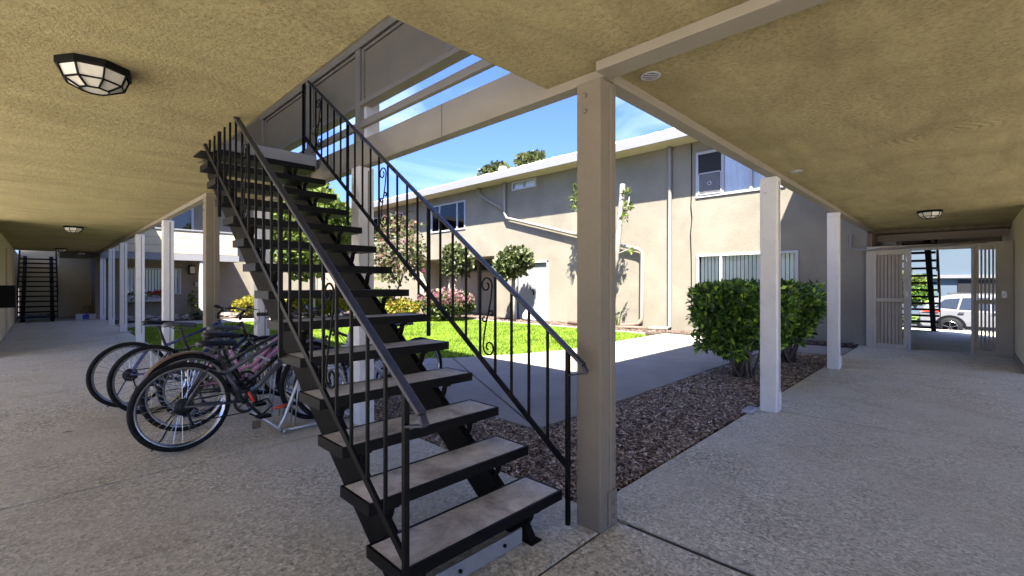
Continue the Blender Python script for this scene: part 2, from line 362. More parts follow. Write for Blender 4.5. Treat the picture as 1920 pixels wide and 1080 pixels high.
def inpoly(x,y,P):
    n=len(P); r=np.zeros(len(x),bool); j=n-1
    for i in range(n):
        xi,yi=P[i]; xj,yj=P[j]
        c=((yi>y)!=(yj>y))&(x<(xj-xi)*(y-yi)/(yj-yi+1e-12)+xi); r^=c; j=i
    return r
def scatter(n,P):
    xs=[p[0] for p in P]; ys=[p[1] for p in P]; X=np.zeros(0);Y=np.zeros(0)
    while len(X)<n:
        x=rng.uniform(min(xs),max(xs),n); y=rng.uniform(min(ys),max(ys),n); k=inpoly(x,y,P); X=np.r_[X,x[k]];Y=np.r_[Y,y[k]]
    return X[:n],Y[:n]
def grass(n,P,z,hmin,hmax,name='grass',lab='short bright green grass of the courtyard lawn'):
    x,y=scatter(n,P); a=rng.uniform(0,2*np.pi,n); h=rng.uniform(hmin,hmax,n); wd=rng.uniform(.006,.014,n); lx=rng.normal(0,.02,n); ly=rng.normal(0,.02,n)
    V=np.zeros((n,3,3)); c,s=np.cos(a),np.sin(a)
    V[:,0]=np.c_[x-c*wd,y-s*wd,np.full(n,z)]; V[:,1]=np.c_[x+c*wd,y+s*wd,np.full(n,z)]; V[:,2]=np.c_[x+lx,y+ly,z+h]
    o=arrmesh(name,V.reshape(-1,3),np.arange(n*3).reshape(-1,3),M['grass'],kind='stuff'); tag(o,lab,'grass'); return o
grass(170000,LAWN,-.015,.03,.065)
def chips(n,P,z,name,lab,m='chips',sz=1.0):
    x,y=scatter(n,P); L=rng.uniform(.006,.022,n)*sz; W=L*rng.uniform(.2,.5,n); T=rng.uniform(.0015,.004,n)
    a=rng.uniform(0,2*np.pi,n); tl=rng.normal(0,.35,n); zz=z+rng.uniform(0,.024,n)
    cx=np.array([-1,1,1,-1,-1,1,1,-1]);cyy=np.array([-1,-1,1,1,-1,-1,1,1]);cz=np.array([-1,-1,-1,-1,1,1,1,1])
    lx=cx[None]*L[:,None]*(1-.25*(cz[None]>0)); ly=cyy[None]*W[:,None]; lz=cz[None]*T[:,None]
    X2=lx*np.cos(tl)[:,None]-lz*np.sin(tl)[:,None]; Z2=lx*np.sin(tl)[:,None]+lz*np.cos(tl)[:,None]
    V=np.stack([x[:,None]+X2*np.cos(a)[:,None]-ly*np.sin(a)[:,None], y[:,None]+X2*np.sin(a)[:,None]+ly*np.cos(a)[:,None], zz[:,None]+Z2],-1).reshape(-1,3)
    q=np.array([(4,5,6,7),(0,1,5,4),(1,2,6,5),(2,3,7,6),(3,0,4,7)])
    Fq=(q[None]+8*np.arange(n)[:,None,None]).reshape(-1,4)
    o=arrmesh(name,V,Fq,M[m],kind='stuff'); tag(o,lab,'bark mulch')
chips(62000,[(2.15,1.52),(9.6,1.52),(9.6,2.6),(2.96,2.6),(2.96,5.0),(2.15,5.1)],-.03,'bark_mulch','brown bark mulch in the bed between the corridor slab and the walkway')
chips(9000,[(10.44,5.36),(10.92,5.3),(10.92,1.52),(11.48,1.52),(11.48,17.5),(10.44,17.5)],.022,'bark_mulch','brown bark mulch in the bed along the base of the opposite wall','chips_sunlit',1.5)

# ------------------------------------------------------------------ the sheltering building
B=thing('apartment_building','beige two-storey apartment building with a tan plaster walkway ceiling overhead and a stair opening','building')
C0,C1=2.33,2.53
HX0,HX1,HY0,HY1=.975,1.97,1.655,4.90
ceil=MB()
ceil.box(XB,.42,HY0,22.0,C0,C1); ceil.box(.42,HX0,HY0,25.2,C0,C1)            # left corridor, beside and beyond the opening
ceil.box(HX0,1.97,HY1,6.50,C0,C1)          # landing bay
ceil.box(HX0,1.40,6.50,25.2,C0,C1)
ceil.box(XB,1.97,-3.0,HY0,C0,C1); ceil.box(-3.0,XB,-3.0,11.6,C0,C1)           # corner, then an unseen canopy added to keep sun off the floor
ceil.box(1.97,12.0,-.62,1.28,C0,C1)        # right corridor
ceil.box(1.97,9.4,-3.0,-.62,C0,C1)  # unseen canopy added beside the right corridor to block sun
ceil.build('ceiling',M['ceil'],B)
def beam(*b,m='beam',name='beam'): MB().box(*b).build(name,M[m],B,bevel=.004)
beam(1.97,2.055,1.28,6.45,2.282,2.515)      # open edge beam of the stair bay
beam(2.058,11.9,1.28,1.37,2.28,2.60)        # along the right corridor
beam(1.885,2.012,-3.0,1.276,2.281,2.329)
for a_,b_ in ((2.62,1.968),(4.4,1.968)): MB().box(1.9685,1.9698,a_,a_+.004,2.284,2.513).build('beam_seam',M['joint'],B)       # crossing the ceiling
beam(1.37,2.055,6.453,6.54,2.28,2.515)
beam(1.37,1.455,6.545,22,2.281,2.6)
# trim round the opening
for b in ((HX0-.0,HX0+.02,HY0,HY1,2.335,2.56),(HX0+.02,HX1,HY1-.025,HY1-.003,2.34,2.54)):
    MB().box(*b).build('opening_trim',M['beam'],B)
# landing edge
MB().box(.99,1.94,4.655,HY1-.03,2.40,2.53).build('landing_edge',M['slabedge'],B,bevel=.006)
# guard rail of the upper walkway
def guard_x(X,ya,yb,posts,name='guard'):
    G_=MB(); 
    MB().box(X-.012,X+.028,ya,yb,2.627,2.687).build('guard_rail',M['beam'],B,bevel=.003)
    MB().box(X-.015,X+.085,ya,yb,2.82,2.862).build('guard_bottom_rail',M['beam'],B,bevel=.003)
    MB().box(X-.02,X+.09,ya,yb,3.335,3.40).build('guard_top_rail',M['beam'],B,bevel=.003)
    for a,b in zip(posts[:-1],posts[1:]):
        MB().box(X+.02,X+.045,a+.045,b-.045,2.863,3.334).build('guard_panel',M['panel'],B)
        for yy in (a+.047,b-.077): MB().box(X+.004,X+.02,yy,yy+.03,2.866,3.33).build('guard_batten',M['beam'],B)
        MB().box(X+.004,X+.02,a+.08,b-.08,3.305,3.331).build('guard_batten',M['beam'],B)
    for p in posts: MB().box(X-.0165,X+.055,p-.042,p+.042,2.864 if p in posts[1:2] else 2.517,3.333).build('guard_post',M['beam'],B,bevel=.003)
guard_x(1.985,1.32,6.45,[1.36,2.52,3.86,4.95,6.40])
MB().box(1.37,2.06,6.46,6.50,2.6,3.39).build('guard_panel',M['panel'],B)
MB().box(1.38,1.42,6.52,22,2.6,3.42).build('guard_panel',M['panel'],B)
MB().box(2.1,11.6,1.30,1.34,2.62,3.42).build('guard_panel',M['panel'],B)
# walls
MB().box(-.80,XB,11.6,25.2,-.1,C0).build('wall',M['wall_in'],B)
MB().box(9.4,12.3,-.80,YB,-.1,C0).build('wall',M['wall_in'],B)
MB().box(-.8,-.63,6.5,19.5,2.54,4.95).build('upper_wall',M['wall_in'],B)
MB().box(6.5,12.3,-.8,-.65,2.54,4.95).build('upper_wall',M['wall_in'],B)
MB().box(.42,1.55,22.0,22.25,2.12,C0-.003).box(1.3,1.56,21.6,23.6,-.1,2.325).build('wall',M['wall'],B)
for q_ in ((-.60,1.55,25.2,25.4,-.1,2.6),(.42,1.3,23.4,23.6,-.1,2.33)): MB().box(*q_).build('end_wall',M['wall_in'],B)
# pilaster and door edges in the left wall
for y0,y1 in ((12.2,12.34),(16.6,16.72),(20.4,20.55)): MB().box(XB-.0,XB+.035,y0,y1,0,2.1).build('door_casing',M['wall_in'],B,bevel=.004)
MB().box(XB,XB+.02,12.35,13.3,0,2.05).build('door',M['panel'],B)
MB().box(XB+.001,XB+.02,11.62,12.1,0,.09).build('baseboard',M['beam'],B)
MB().box(9.42,11.3,YB-.0,YB+.02,0,.09).build('baseboard',M['beam'],B)
# roof
rf=MB(); rf.prism([(-3.2,-3.2),(11.9,-3.2),(11.9,1.95),(2.88,1.95),(2.88,7.0),(2.0,7.0),(2.0,25.6),(-3.2,25.6)],4.80,5.05); rf.build('roof',M['fascia'],B)

# support posts
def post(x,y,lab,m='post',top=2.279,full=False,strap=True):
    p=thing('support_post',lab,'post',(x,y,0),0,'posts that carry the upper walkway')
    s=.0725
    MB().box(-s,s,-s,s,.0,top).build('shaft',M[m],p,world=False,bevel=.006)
    MB().box(s*.15,s*.15+.012,-s-.004,-s+.001,.02,top-.03).build('batten_seam',M['beam'],p,world=False)
    if full: MB().box(-.005,s+.055,-s,s,2.52,4.8).build('upper_shaft',M[m],p,world=False,bevel=.004)
    if strap:
        MB().box(-s*.1,s-.004,-s-.009,-s-.0005,.015,.19).build('foot_plate',M[m],p,world=False,bevel=.003)
        for z in (.06,.13):
            MB().lathe([(0,-s-.022),(.010,-s-.021),(.012,-s-.015),(.012,-s-.010)],(.035,0,z),10,'y').build('bolt',M[m],p,world=False,smooth=True)
        for z in (top-.07,top-.15):
            MB().lathe([(0,0),(.012,.002),(.014,.008),(.014,.012)],(-s-.0125,.02,z),10,'x').build('bolt',M[m],p,world=False,smooth=True)
    return p
PX=2.015
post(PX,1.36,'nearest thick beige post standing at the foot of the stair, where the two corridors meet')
post(PX,3.85,'pale post directly behind the staircase, running up past the guard rail','post_lit',full=True)
post(PX-.02,6.50,'post behind the stair treads, half hidden by the left stringer','post_lit')
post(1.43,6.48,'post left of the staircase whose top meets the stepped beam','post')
for y,l in ((9.35,'post behind the handlebars, second from the staircase in the left row'),(12.45,'post behind the first bicycle saddles, third from the staircase in the left row'),(15.3,'fourth post from the staircase in the left row'),(18.15,'second post from the far end of the left row'),(20.95,'farthest slim white post at the end of the left corridor')):
    post(1.45,y,l,'post_lit')
post(5.0,1.35,'white post in front of the hedge along the right corridor','post_lit')
post(8.12,1.35,'narrow looking post to the right of the hedge, near the gate','post_lit')
# slab spout at the foot of the second post
MB().box(4.72,4.93,1.44,1.53,.002,.03).build('downspout_shoe',M['white'],None,bevel=.008); tag(bpy.data.objects['downspout_shoe'],'small white shoe at the foot of the post in front of the hedge','drain spout')
MB().box(1.40,1.62,16.3-1.2,16.3-1.1,.002,.03).build('downspout_shoe',M['white'],None,bevel=.008); tag(bpy.data.objects['downspout_shoe.001'],'small white shoe at the foot of a post in the left row','drain spout')

# ceiling lights
def light(x,y,lab,z=C0,s=1.0,rz=.2):
    L=thing('ceiling_light',lab,'ceiling light',(x,y,z),rz,'octagonal caged ceiling lights')
    n=8
    def ring(r,h): return [(r*math.cos(2*math.pi*(k+.5)/n),r*math.sin(2*math.pi*(k+.5)/n),h) for k in range(n)]
    mb=MB(); mb.lathe([(.0,0),(.150,-.0005),(.150,-.032),(.140,-.034),(.140,-.012)],n=8); mb.build('housing',M['black'],L,world=False)
    g_=MB(); a,b,c=.132,.112,.055; ha,hb,hc=-.034,-.085,-.115
    for k in range(1): g_.lathe([(a,ha),(b,hb),(c,hc),(0,hc-.001)],n=8)
    g_.build('glass_shade',M['frosted'],L,world=False)
    A_,B_,C_=ring2(.137,ha,n),ring2(.117,hb-.002,n),ring2(.058,hc-.003,n)
    rb=MB()
    for k in range(n):
        rb.bar(A_[k],B_[k],.007,.007); rb.bar(B_[k],C_[k],.007,.007); rb.bar(B_[k],B_[(k+1)%n],.007,.007); rb.bar(C_[k],C_[(k+1)%n],.007,.007)
    rb.build('cage',M['black'],L,world=False)
    return L
def ring2(r,h,n): return [(r*math.cos(2*math.pi*k/n),r*math.sin(2*math.pi*k/n),h) for k in range(n)]
light(.185,3.10,'large black caged ceiling light at upper left, nearest of the lights')
light(.42,12.1,'second black caged ceiling light along the left corridor',rz=.3)
light(.42,20.0,'third small ceiling light deep in the left corridor')
l4=light(.95,21.7,'farthest ceiling light in front of the brown end wall',z=C0)
light(9.25,.35,'black caged ceiling light in front of the gate on the right')
def vent(x,y,lab):
    v=thing('ceiling_vent',lab,'vent',(x,y,C0),.7,'round soffit vents')
    MB().lathe([(.042,-.0005),(.052,-.001),(.050,-.006),(.042,-.005)],n=24).build('ring',M['white'],v,world=False)
    MB().lathe([(.042,-.001),(0,-.0012)],n=24).build('screen',M['screen'],v,world=False)
    for k in (-.022,0,.022):
        h=math.sqrt(.042**2-k*k); MB().box(k-.003,k+.003,-h,h,-.005,-.002).build('bar',M['white'],v,world=False)
vent(2.215,1.16,'round white soffit vent beside the nearest post')
vent(5.08,1.14,'smaller looking soffit vent beside the post in front of the hedge')

# ------------------------------------------------------------------ the main staircase
S=thing('staircase','black metal open-riser staircase with concrete filled treads and scroll railings in the foreground','staircase',(1.36,1.44,0))
ty=lambda i:1.44+.2295*(i-1); tz=lambda i:.21+.166*(i-1)
TX0,TX1=.90,1.83
for i in range(1,15):
    y,z=ty(i),tz(i)
    t=MB(); t.box(TX0,TX1,y,y+.012,z-.048,z).box(TX0,TX1,y+.238,y+.25,z-.048,z).box(TX0,TX0+.012,y+.012,y+.238,z-.048,z).box(TX1-.012,TX1,y+.012,y+.238,z-.048,z).box(TX0+.012,TX1-.012,y+.012,y+.238,z-.048,z-.042)
    to=t.build('tread',M['black'],S)
    MB().box(TX0+.0125,TX1-.0125,y+.0125,y+.2375,z-.0415,z-.002).build('concrete_fill',M['tread'],to)
    for X in (1.03,1.66):
        b=MB(); zz=z-.050; prevp=None
        for (dy,dz) in ((.02,0),(.028,-.02),(.055,-.055),(.095,-.095),(.15,-.118)):
            pass
        pts=[(.012,-.004),(.040,-.006),(.052,-.022),(.060,-.055),(.095,-.105),(.130,-.095)]
        for (a0,b0),(a1,b1) in zip(pts[:-1],pts[1:]):
            b.bar((X,y+a0,zz+b0),(X,y+a1,zz+b1),.030,.010,(0,0,1))
        b.build('bracket',M['steel'],S)
sl=.166/.2295
for X in (1.03,1.66):
    st=MB(); ya,yb=1.62,4.70; off=-.215   # top edge below nosing line
    h=.155
    f=lambda y:.21+(y-1.44)*sl
    x0,x1=X-.022,X+.022
    st.add([(x0,1.60,.0),(x1,1.60,.0),(x1,ya-.20,.0),(x0,ya-.20,.0)],[])
    P2=[(1.45,.0),(1.68,.0),(yb,f(yb)-.215-h),(yb,f(yb)-.215),(1.50,.045)]
    P2=[(1.47,.0),(1.72,.0),(yb,f(yb)-.19-h-.05),(yb,f(yb)-.19),(1.535,f(1.535)-.19)]
    n=len(P2); vs=[(x0,a,b) for a,b in P2]+[(x1,a,b) for a,b in P2]
    st=MB().add(vs,[tuple(range(n)),tuple(range(2*n-1,n-1,-1))]+[(i,n+i,n+(i+1)%n,(i+1)%n) for i in range(n)])
    st.build('stringer',M['steel'],S,bevel=.003)
    MB().box(X-.035,X+.035,1.46,1.58,.001,.010).build('foot',M['steel'],S)
bp=MB().box(1.10,1.60,1.500,1.508,.012,.085); bpo=bp.build('base_plate',M['greymetal'],S)
for x in (1.22,1.48): MB().lathe([(0,1.488),(.008,1.489),(.008,1.499)],(x,0,.05),8,'y').build('bolt',M['black'],bpo)
def spiral(cx,cz,r0,r1,a0,a1,n=20):
    return [(cx+(r0+(r1-r0)*k/n)*math.cos(a0+(a1-a0)*k/n),cz+(r0+(r1-r0)*k/n)*math.sin(a0+(a1-a0)*k/n)) for k in range(n+1)]
def railing(X,y0,side):
    n=26; dy=.1335; ns=lambda y:.21+(y-1.44)*sl
    top=lambda y:ns(y)+.715; bot=lambda y:ns(y)+.115
    ye=y0+25*dy
    hr=MB()
    ya=y0-.10
    hr.bar((X,ya,top(ya)),(X,ye,top(ye)),.034 if side<0 else .034,.018)
    hr.bar((X,ya+.002,top(ya)-.002),(X,ya-.018,top(ya)-.034),.030,.014); hr.bar((X,ya-.018,top(ya)-.034),(X,y0-.012,top(ya)-.058),.030,.010)
    ro=hr.build('railing',M['rail'],S,bevel=.004)
    MB().bar((X,y0,bot(y0)),(X,ye,bot(ye)),.014,.028).build('bottom_rail',M['black'],ro)
    zb={0:.02 if side>0 else .10}
    for k in range(n):
        y=y0+k*dy
        newel=(k%9==0)
        r=.0105 if newel else .0065
        if k==0: z0_=.025 if side>0 else .02
        elif newel: z0_=bot(y)-.30
        elif k==25: z0_=ns(y)-.02
        else: z0_=bot(y)
        MB().box(X-r,X+r,y-r,y+r,z0_,top(y)-.008).build('newel' if newel else 'baluster',M['black'],ro,bevel=.002)
    y=ye+.045; MB().box(X-.008,X+.008,y-.008,y+.008,ns(ye)-.06,top(ye)+.0).build('baluster',M['black'],ro)
    MB().bar((X,ye,bot(ye)),(X,ye+.045,bot(ye)),.014,.02).build('baluster_link',M['black'],ro)
    for k in (4,13,22):   # scroll panel between two balusters
        yl,yr=y0+k*dy,y0+(k+1)*dy; yc_=(yl+yr)/2; zc=(bot(yc_)+top(yc_))/2
        w2=dy/2-.008
        c=MB()
        def S_(pts): c.tube([(X,a,b) for a,b in pts],.0052,6)
        # the tall S with a big curl at each end
        up=spiral(yc_+.012,zc+.185,.052,.016,math.pi*1.02,-math.pi*1.35,26)
        dn=spiral(yc_-.012,zc-.185,.052,.016,math.pi*.02,-math.pi*2.35+math.pi*0,26)
        S_(list(reversed(up))+[(yc_-.030,zc+.11),(yc_-.010,zc+.03),(yc_+.010,zc-.03),(yc_+.030,zc-.11)]+dn)
        # two small curls in the middle
        S_(spiral(yc_-.030,zc+.015,.024,.008,-math.pi*.1,math.pi*1.7,16))
        S_(spiral(yc_+.030,zc-.015,.024,.008,math.pi*.9,math.pi*2.7,16))
        c.build('scroll',M['black'],ro,smooth=True)
railing(1.865,1.43,1)
railing(.885,1.385,-1)

# ------------------------------------------------------------------ far staircases
def far_stair(name,lab,x0,x1,y0,dirn,n,z0,along='y'):
    T=thing(name,lab,'staircase',(0,0,0))
    run=.245*dirn
    def P(a,b,z): return (a,b,z) if along=='y' else (b,a,z)
    def bx(a0,a1,b0,b1,c0,c1):
        b0,b1=min(b0,b1),max(b0,b1)
        return MB().box(a0,a1,b0,b1,c0,c1) if along=='y' else MB().box(b0,b1,a0,a1,c0,c1)
    for i in range(n):
        y=y0+run*i; z=z0+.166*(i+1); bx(x0,x1,y,y+.26*dirn,z-.045,z).build('tread',M['black'],T)
    for X in (x0+.12,x1-.12):
        MB().bar(P(X,y0,z0+.02),P(X,y0+run*n,z0+.166*n+.02),.10,.17).build('stringer',M['black'],T)
    for X in (x0,x1):
        rr=MB().bar(P(X,y0,z0+.9),P(X,y0+run*n,z0+.9+.166*n),.04,.03).build('railing',M['black'],T)
        for k in range(0,n,3):
            y=y0+run*k; MB().bar(P(X,y,z0+.166*k+.08),P(X,y,z0+.166*k+.9),.02,.02).build('baluster',M['black'],rr)
    return T
far_stair('staircase','far black open-riser staircase at the end of the left corridor',-.55,.36,21.3,1,13,0)
far_stair('staircase','black open-riser staircase seen through the gate doorway',.42,1.75,16.4,-1,13,-.05,'x')

# ------------------------------------------------------------------ walls with openings, windows
def wall_x(name,X,y0,y1,z0,z1,holes,m,parent,thick=.14):   # plane X, facing -X
    ys=sorted({y0,y1,*[h[0] for h in holes],*[h[1] for h in holes]}); zs=sorted({z0,z1,*[h[2] for h in holes],*[h[3] for h in holes]})
    mb=MB()
    for a,b in zip(ys[:-1],ys[1:]):
        for c,d in zip(zs[:-1],zs[1:]):
            my,mz=(a+b)/2,(c+d)/2
            if any(h[0]<my<h[1] and h[2]<mz<h[3] for h in holes): continue
            mb.add([(X,a,c),(X,b,c),(X,b,d),(X,a,d)],[(3,2,1,0)])
    for h in holes:
        a,b,c,d=h[:4]; X1=X+thick
        mb.add([(X,a,c),(X,b,c),(X,b,d),(X,a,d),(X1,a,c),(X1,b,c),(X1,b,d),(X1,a,d)],[(0,1,5,4),(1,2,6,5),(2,3,7,6),(3,0,4,7)])
    return mb.build(name,m,parent)
def window_x(parent,X,ya,yb,za,zb,divs,fill='blind',frame=.06,lab=None,screens=()):
    fr=MB(); f=frame
    x0,x1=X-.03,X+.05
    fr.box(x0,x1,ya,yb,za,za+f).box(x0,x1,ya,yb,zb-f,zb).box(x0,x1,ya,ya+f,za+f,zb-f).box(x0,x1,yb-f,yb,za+f,zb-f)
    o=fr.build('window',M['white'],parent,bevel=.004)
    for d in divs: MB().box(x0+.008,x1-.005,d-.028,d+.028,za+f,zb-f).build('mullion',M['white'],o)
    e=[ya+f]+sorted(divs)+[yb-f]
    for k,(a,b) in enumerate(zip(e[:-1],e[1:])):
        if k in screens: MB().box(X+.0,X+.004,a,b,za+f,zb-f).build('insect_screen',M['screen'],o)
        else: MB().box(X+.012,X+.018,a+.002,b-.002,za+f,zb-f).build('pane',M['glass'],o)
    bk=MB(); X2=X+.06
    if fill=='blind':
        y=ya+f
        while y<yb-f:
            bk.bar((X2,y,za+f),(X2,y,zb-f),.004,.078,(math.sin(.3),math.cos(.3),0)); y+=.085
        q=bk.build('vertical_blind',M['blind'],o); q['kind']='stuff'
    elif fill=='curtain':
        n=60; vs=[];fs=[]
        for k in range(n+1):
            y=ya+(yb-ya)*k/n; dx=.02*math.sin(k*.9)+.012*math.sin(k*2.3); vs+=[(X2+dx,y,za),(X2+dx,y,zb)]
        for k in range(n): fs.append((2*k,2*k+2,2*k+3,2*k+1))
        bk.add(vs,fs).build('curtain',M['curtain'],o,smooth=True)
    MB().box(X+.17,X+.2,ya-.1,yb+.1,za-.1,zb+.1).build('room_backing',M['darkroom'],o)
    return o
# ------------------------------------------------------------------ the opposite building
Fb=thing('apartment_building','long beige stucco building across the lawn with white fascia and drain pipes','building',(11.5,9,0))
X=11.5
H=[(2.78,4.79,3.37,4.52),(2.54,4.78,.92,1.975),(10.13,11.26,4.46,4.775),(13.78,16.04,3.345,4.49),(12.17,17.08,-.1,2.245),(17.3,21.9,3.38,4.47),(9.66,11.0,.0,1.93)]
wall_x('wall',X,1.36,22,-.1,5.0,H,M['wall'],Fb)
MB().box(11.5,11.62,-.8,1.355,2.5,5.0).build('wall',M['wall'],Fb)
window_x(Fb,X,2.785,4.785,3.375,4.515,[4.14,3.50],'curtain',screens=(2,))
window_x(Fb,X,2.545,4.775,.925,1.97,[4.18,3.05],'blind')
window_x(Fb,X,10.135,11.255,4.465,4.77,[10.70],'curtain',.055)
window_x(Fb,X,13.785,16.035,3.35,4.485,[14.30,15.45],'curtain',.06)
window_x(Fb,X,17.3+.9,19.4,3.38,4.47,[],'none',.05)
window_x(Fb,X,19.5,21.5,3.38,4.47,[20.4],'none',.05)
MB().box(11.56,11.58,17.3,18.2,3.38,4.47).build('recess_panel',M['panel'],Fb)
# roof
MB().box(10.90,24,1.9,23,4.86,4.98).build('roof_slab',M['soffit'],Fb)
MB().box(10.86,10.898,1.9,23,4.80,5.04).build('fascia',M['fascia'],Fb,bevel=.004)
MB().box(10.9,11.49,1.9,23,4.80,4.858).build('soffit',M['soffit'],Fb)
rr=MB(); n=150; vs=[];fs=[]
for k in range(n+1):
    y=1.9+21.1*k/n; hh=.02+.045*rng.random()*(.4+.6*math.sin(k*.21)**2); x=10.87+.05*rng.random()
    vs+=[(x,y,5.042),(x+.03,y,5.05+hh),(x+1.5,y,5.10),(13.5,y,5.22)]
for k in range(n):
    for j in range(3): fs.append((4*k+j,4*k+j+1,4*k+5+j,4*k+4+j))
rr.add(vs,fs).build('roof_membrane',M['stone_roof'],Fb)
tv=MB().lathe([(.0,0.42),(.14,.40),(.19,.30),(.15,.18),(.13,.16),(.13,-.3)],(12.9,13.15,5.5),16); tvo=tv.build('roof_turbine_vent',M['white'],None,smooth=False); tag(tvo,'white round turbine vent on the opposite roof','roof vent')
# alcove
al=MB(); al.box(12.75,12.85,12.0,17.3,-.1,2.7).build('alcove_wall',M['wall'],Fb)
MB().box(11.52,12.75,12.05,12.17,-.1,2.6).box(11.52,12.75,17.08,17.2,-.1,2.6).box(11.52,12.75,12.1,17.1,2.245,2.35).build('alcove_soffit',M['soffit'],Fb)
ys=[12.3,13.35,14.4,15.45,16.5]
for a,b in zip(ys[:-1],ys[1:]):
    p_=MB().box(12.70,12.745,a+.03,b-.03,.02,1.70).build('alcove_door',M['gatein'],Fb)
    MB().box(12.71,12.735,a+.05,b-.05,1.78,2.0).build('transom_pane',M['darkroom'],Fb)
for y in ys: MB().box(12.66,12.745,y-.03,y+.03,0,2.05).build('door_jamb',M['wall'],Fb)
MB().box(12.66,12.745,12.25,16.5,1.70,1.78).box(12.66,12.745,12.25,16.5,2.02,2.09).build('door_head',M['wall'],Fb)
# utility door
ud=MB().box(11.545,11.575,9.66,10.325,.0,1.93).build('door',M['door'],Fb,bevel=.004)
ud2=MB().box(11.545,11.575,10.331,11.0,.0,1.93).build('door',M['door'],Fb,bevel=.004)
MB().bar((11.53,10.28,1.02),(11.53,10.28,.86),.03,.03).bar((11.52,10.28,1.0),(11.52,10.42,1.05),.02,.03).build('handle',M['black'],ud)
MB().box(11.47,11.56,9.60,9.66,0,1.99).box(11.47,11.56,11.0,11.06,0,1.99).box(11.47,11.56,9.60,11.06,1.93,1.99).build('door_frame',M['trim'],Fb,bevel=.003)
# downspouts and pipes on standoffs
def pipe(name,pts,r,m,lab,cat='drain pipe'):
    o=MB().tube(pts,r,10).build(name,m,None,smooth=True); return tag(o,lab,cat)
Yd=5.45; o=pipe('downspout',[(11.44,Yd,4.79),(11.44,Yd,4.70),(11.44,Yd,.12),(11.36,Yd+.05,.07),(11.15,Yd+.5,.06)],[.085,.05,.05,.05,.05],M['pipe'],'straight beige downspout right of the thick post, running from eave to bed')
XP=11.40
def pp(x,y,X_=None): a,b=fx(x,y,X_ or XP); return (X_ or XP,a,b)
a0=pp(946,300); a1=pp(946,400)
pipe('drain_pipe',[(XP,a0[1],4.79),(XP,a0[1],4.66),a1,pp(950,409),pp(1086,441),pp(1163,460),pp(1196,467),pp(1204,472),pp(1203,598),pp(1200,606)],[.085,.05]+[.05]*8,M['pipe'],'long grey-beige drain pipe sloping down across the opposite wall and dropping beside the plant')
b0=pp(898,352)
pipe('drain_pipe',[(XP,b0[1],4.79),(XP,b0[1],4.62),pp(901,366),pp(906,370),pp(943,393)],[.08,.045,.045,.045,.045],M['pipe'],'short branch pipe that runs diagonally from the eave into the long drain pipe')
pipe('corrugated_hose',[(11.38,6.22,.26),(11.3,6.3,.14),(11.15,6.6,.10),(10.9,7.4,.08),(10.85,8.3,.08)],.055,M['corr'],'brown drain hose lying in the bed below the long pipe','hose')
pipe('corrugated_hose',[(11.15,5.9,.06),(11.0,6.3,.07),(10.85,6.6,.06),(10.8,7.3,.05)],.05,M['corr'],'brown drain hose lying in the bed at the foot of the straight downspout','hose')
pipe('wall_cable',[(11.49,4.90,4.78),(11.485,4.895,3.6),(11.48,4.91,3.2),(11.485,4.885,2.9),(11.48,4.92,2.5),(11.485,4.90,1.8),(11.49,4.90,.4)],.010,M['steel'],'thin dark cable running down the opposite wall left of the windows','cable')
pipe('conduit',[(11.44,1.62,2.25),(11.44,1.62,2.0),(11.40,1.58,1.93),(11.36,1.3,1.90),(11.36,-.3,1.965)],.022,M['pipe'],'bent beige conduit running onto the top of the gate frame','conduit')
# box fan
fn=thing('box_fan','square grey box fan standing in the open upstairs window','fan',(11.47,4.44,3.44))
MB().tube([(0,a,b) for a,b in [(-.27,.03),(-.24,0),(.24,0),(.27,.03),(.27,.50),(.24,.53),(-.24,.53),(-.27,.50)]],.016,8,closed=True).build('frame',M['white'],fn,world=False)
gr=MB()
for k in range(-12,13): gr.box(-.004,0,k*.021-.0025,k*.021+.0025,.01,.52)
for rr_ in (.08,.13,.18,.23):
    gr.tube([(0,rr_*math.cos(t*math.pi/12),.265+rr_*math.sin(t*math.pi/12)) for t in range(24)],.002,4,closed=True)
gr.build('grille',M['white'],fn,world=False)
MB().lathe([(0,-.02),(.035,-.02),(.05,-.012),(.05,0)],(0,0,.265),20,'x').build('hub',M['white'],fn,world=False)
MB().lathe([(0,-.03),(.022,-.03),(.022,-.02)],(0,0,.265),14,'x').build('knob',M['screen'],fn,world=False)
for k in range(5):
    a=k*2*math.pi/5; b_=MB().add([(.02,.04*math.cos(a),.265+.04*math.sin(a)),(.035,.22*math.cos(a+.25),.265+.22*math.sin(a+.25)),(.055,.22*math.cos(a+.85),.265+.22*math.sin(a+.85)),(.04,.05*math.cos(a+.9),.265+.05*math.sin(a+.9))],[(0,1,2,3)]); b_.build('blade',M['screen'],fn,world=False)
MB().box(.06,.08,-.25,.25,.01,.52).build('back_grille',M['screen'],fn,world=False)

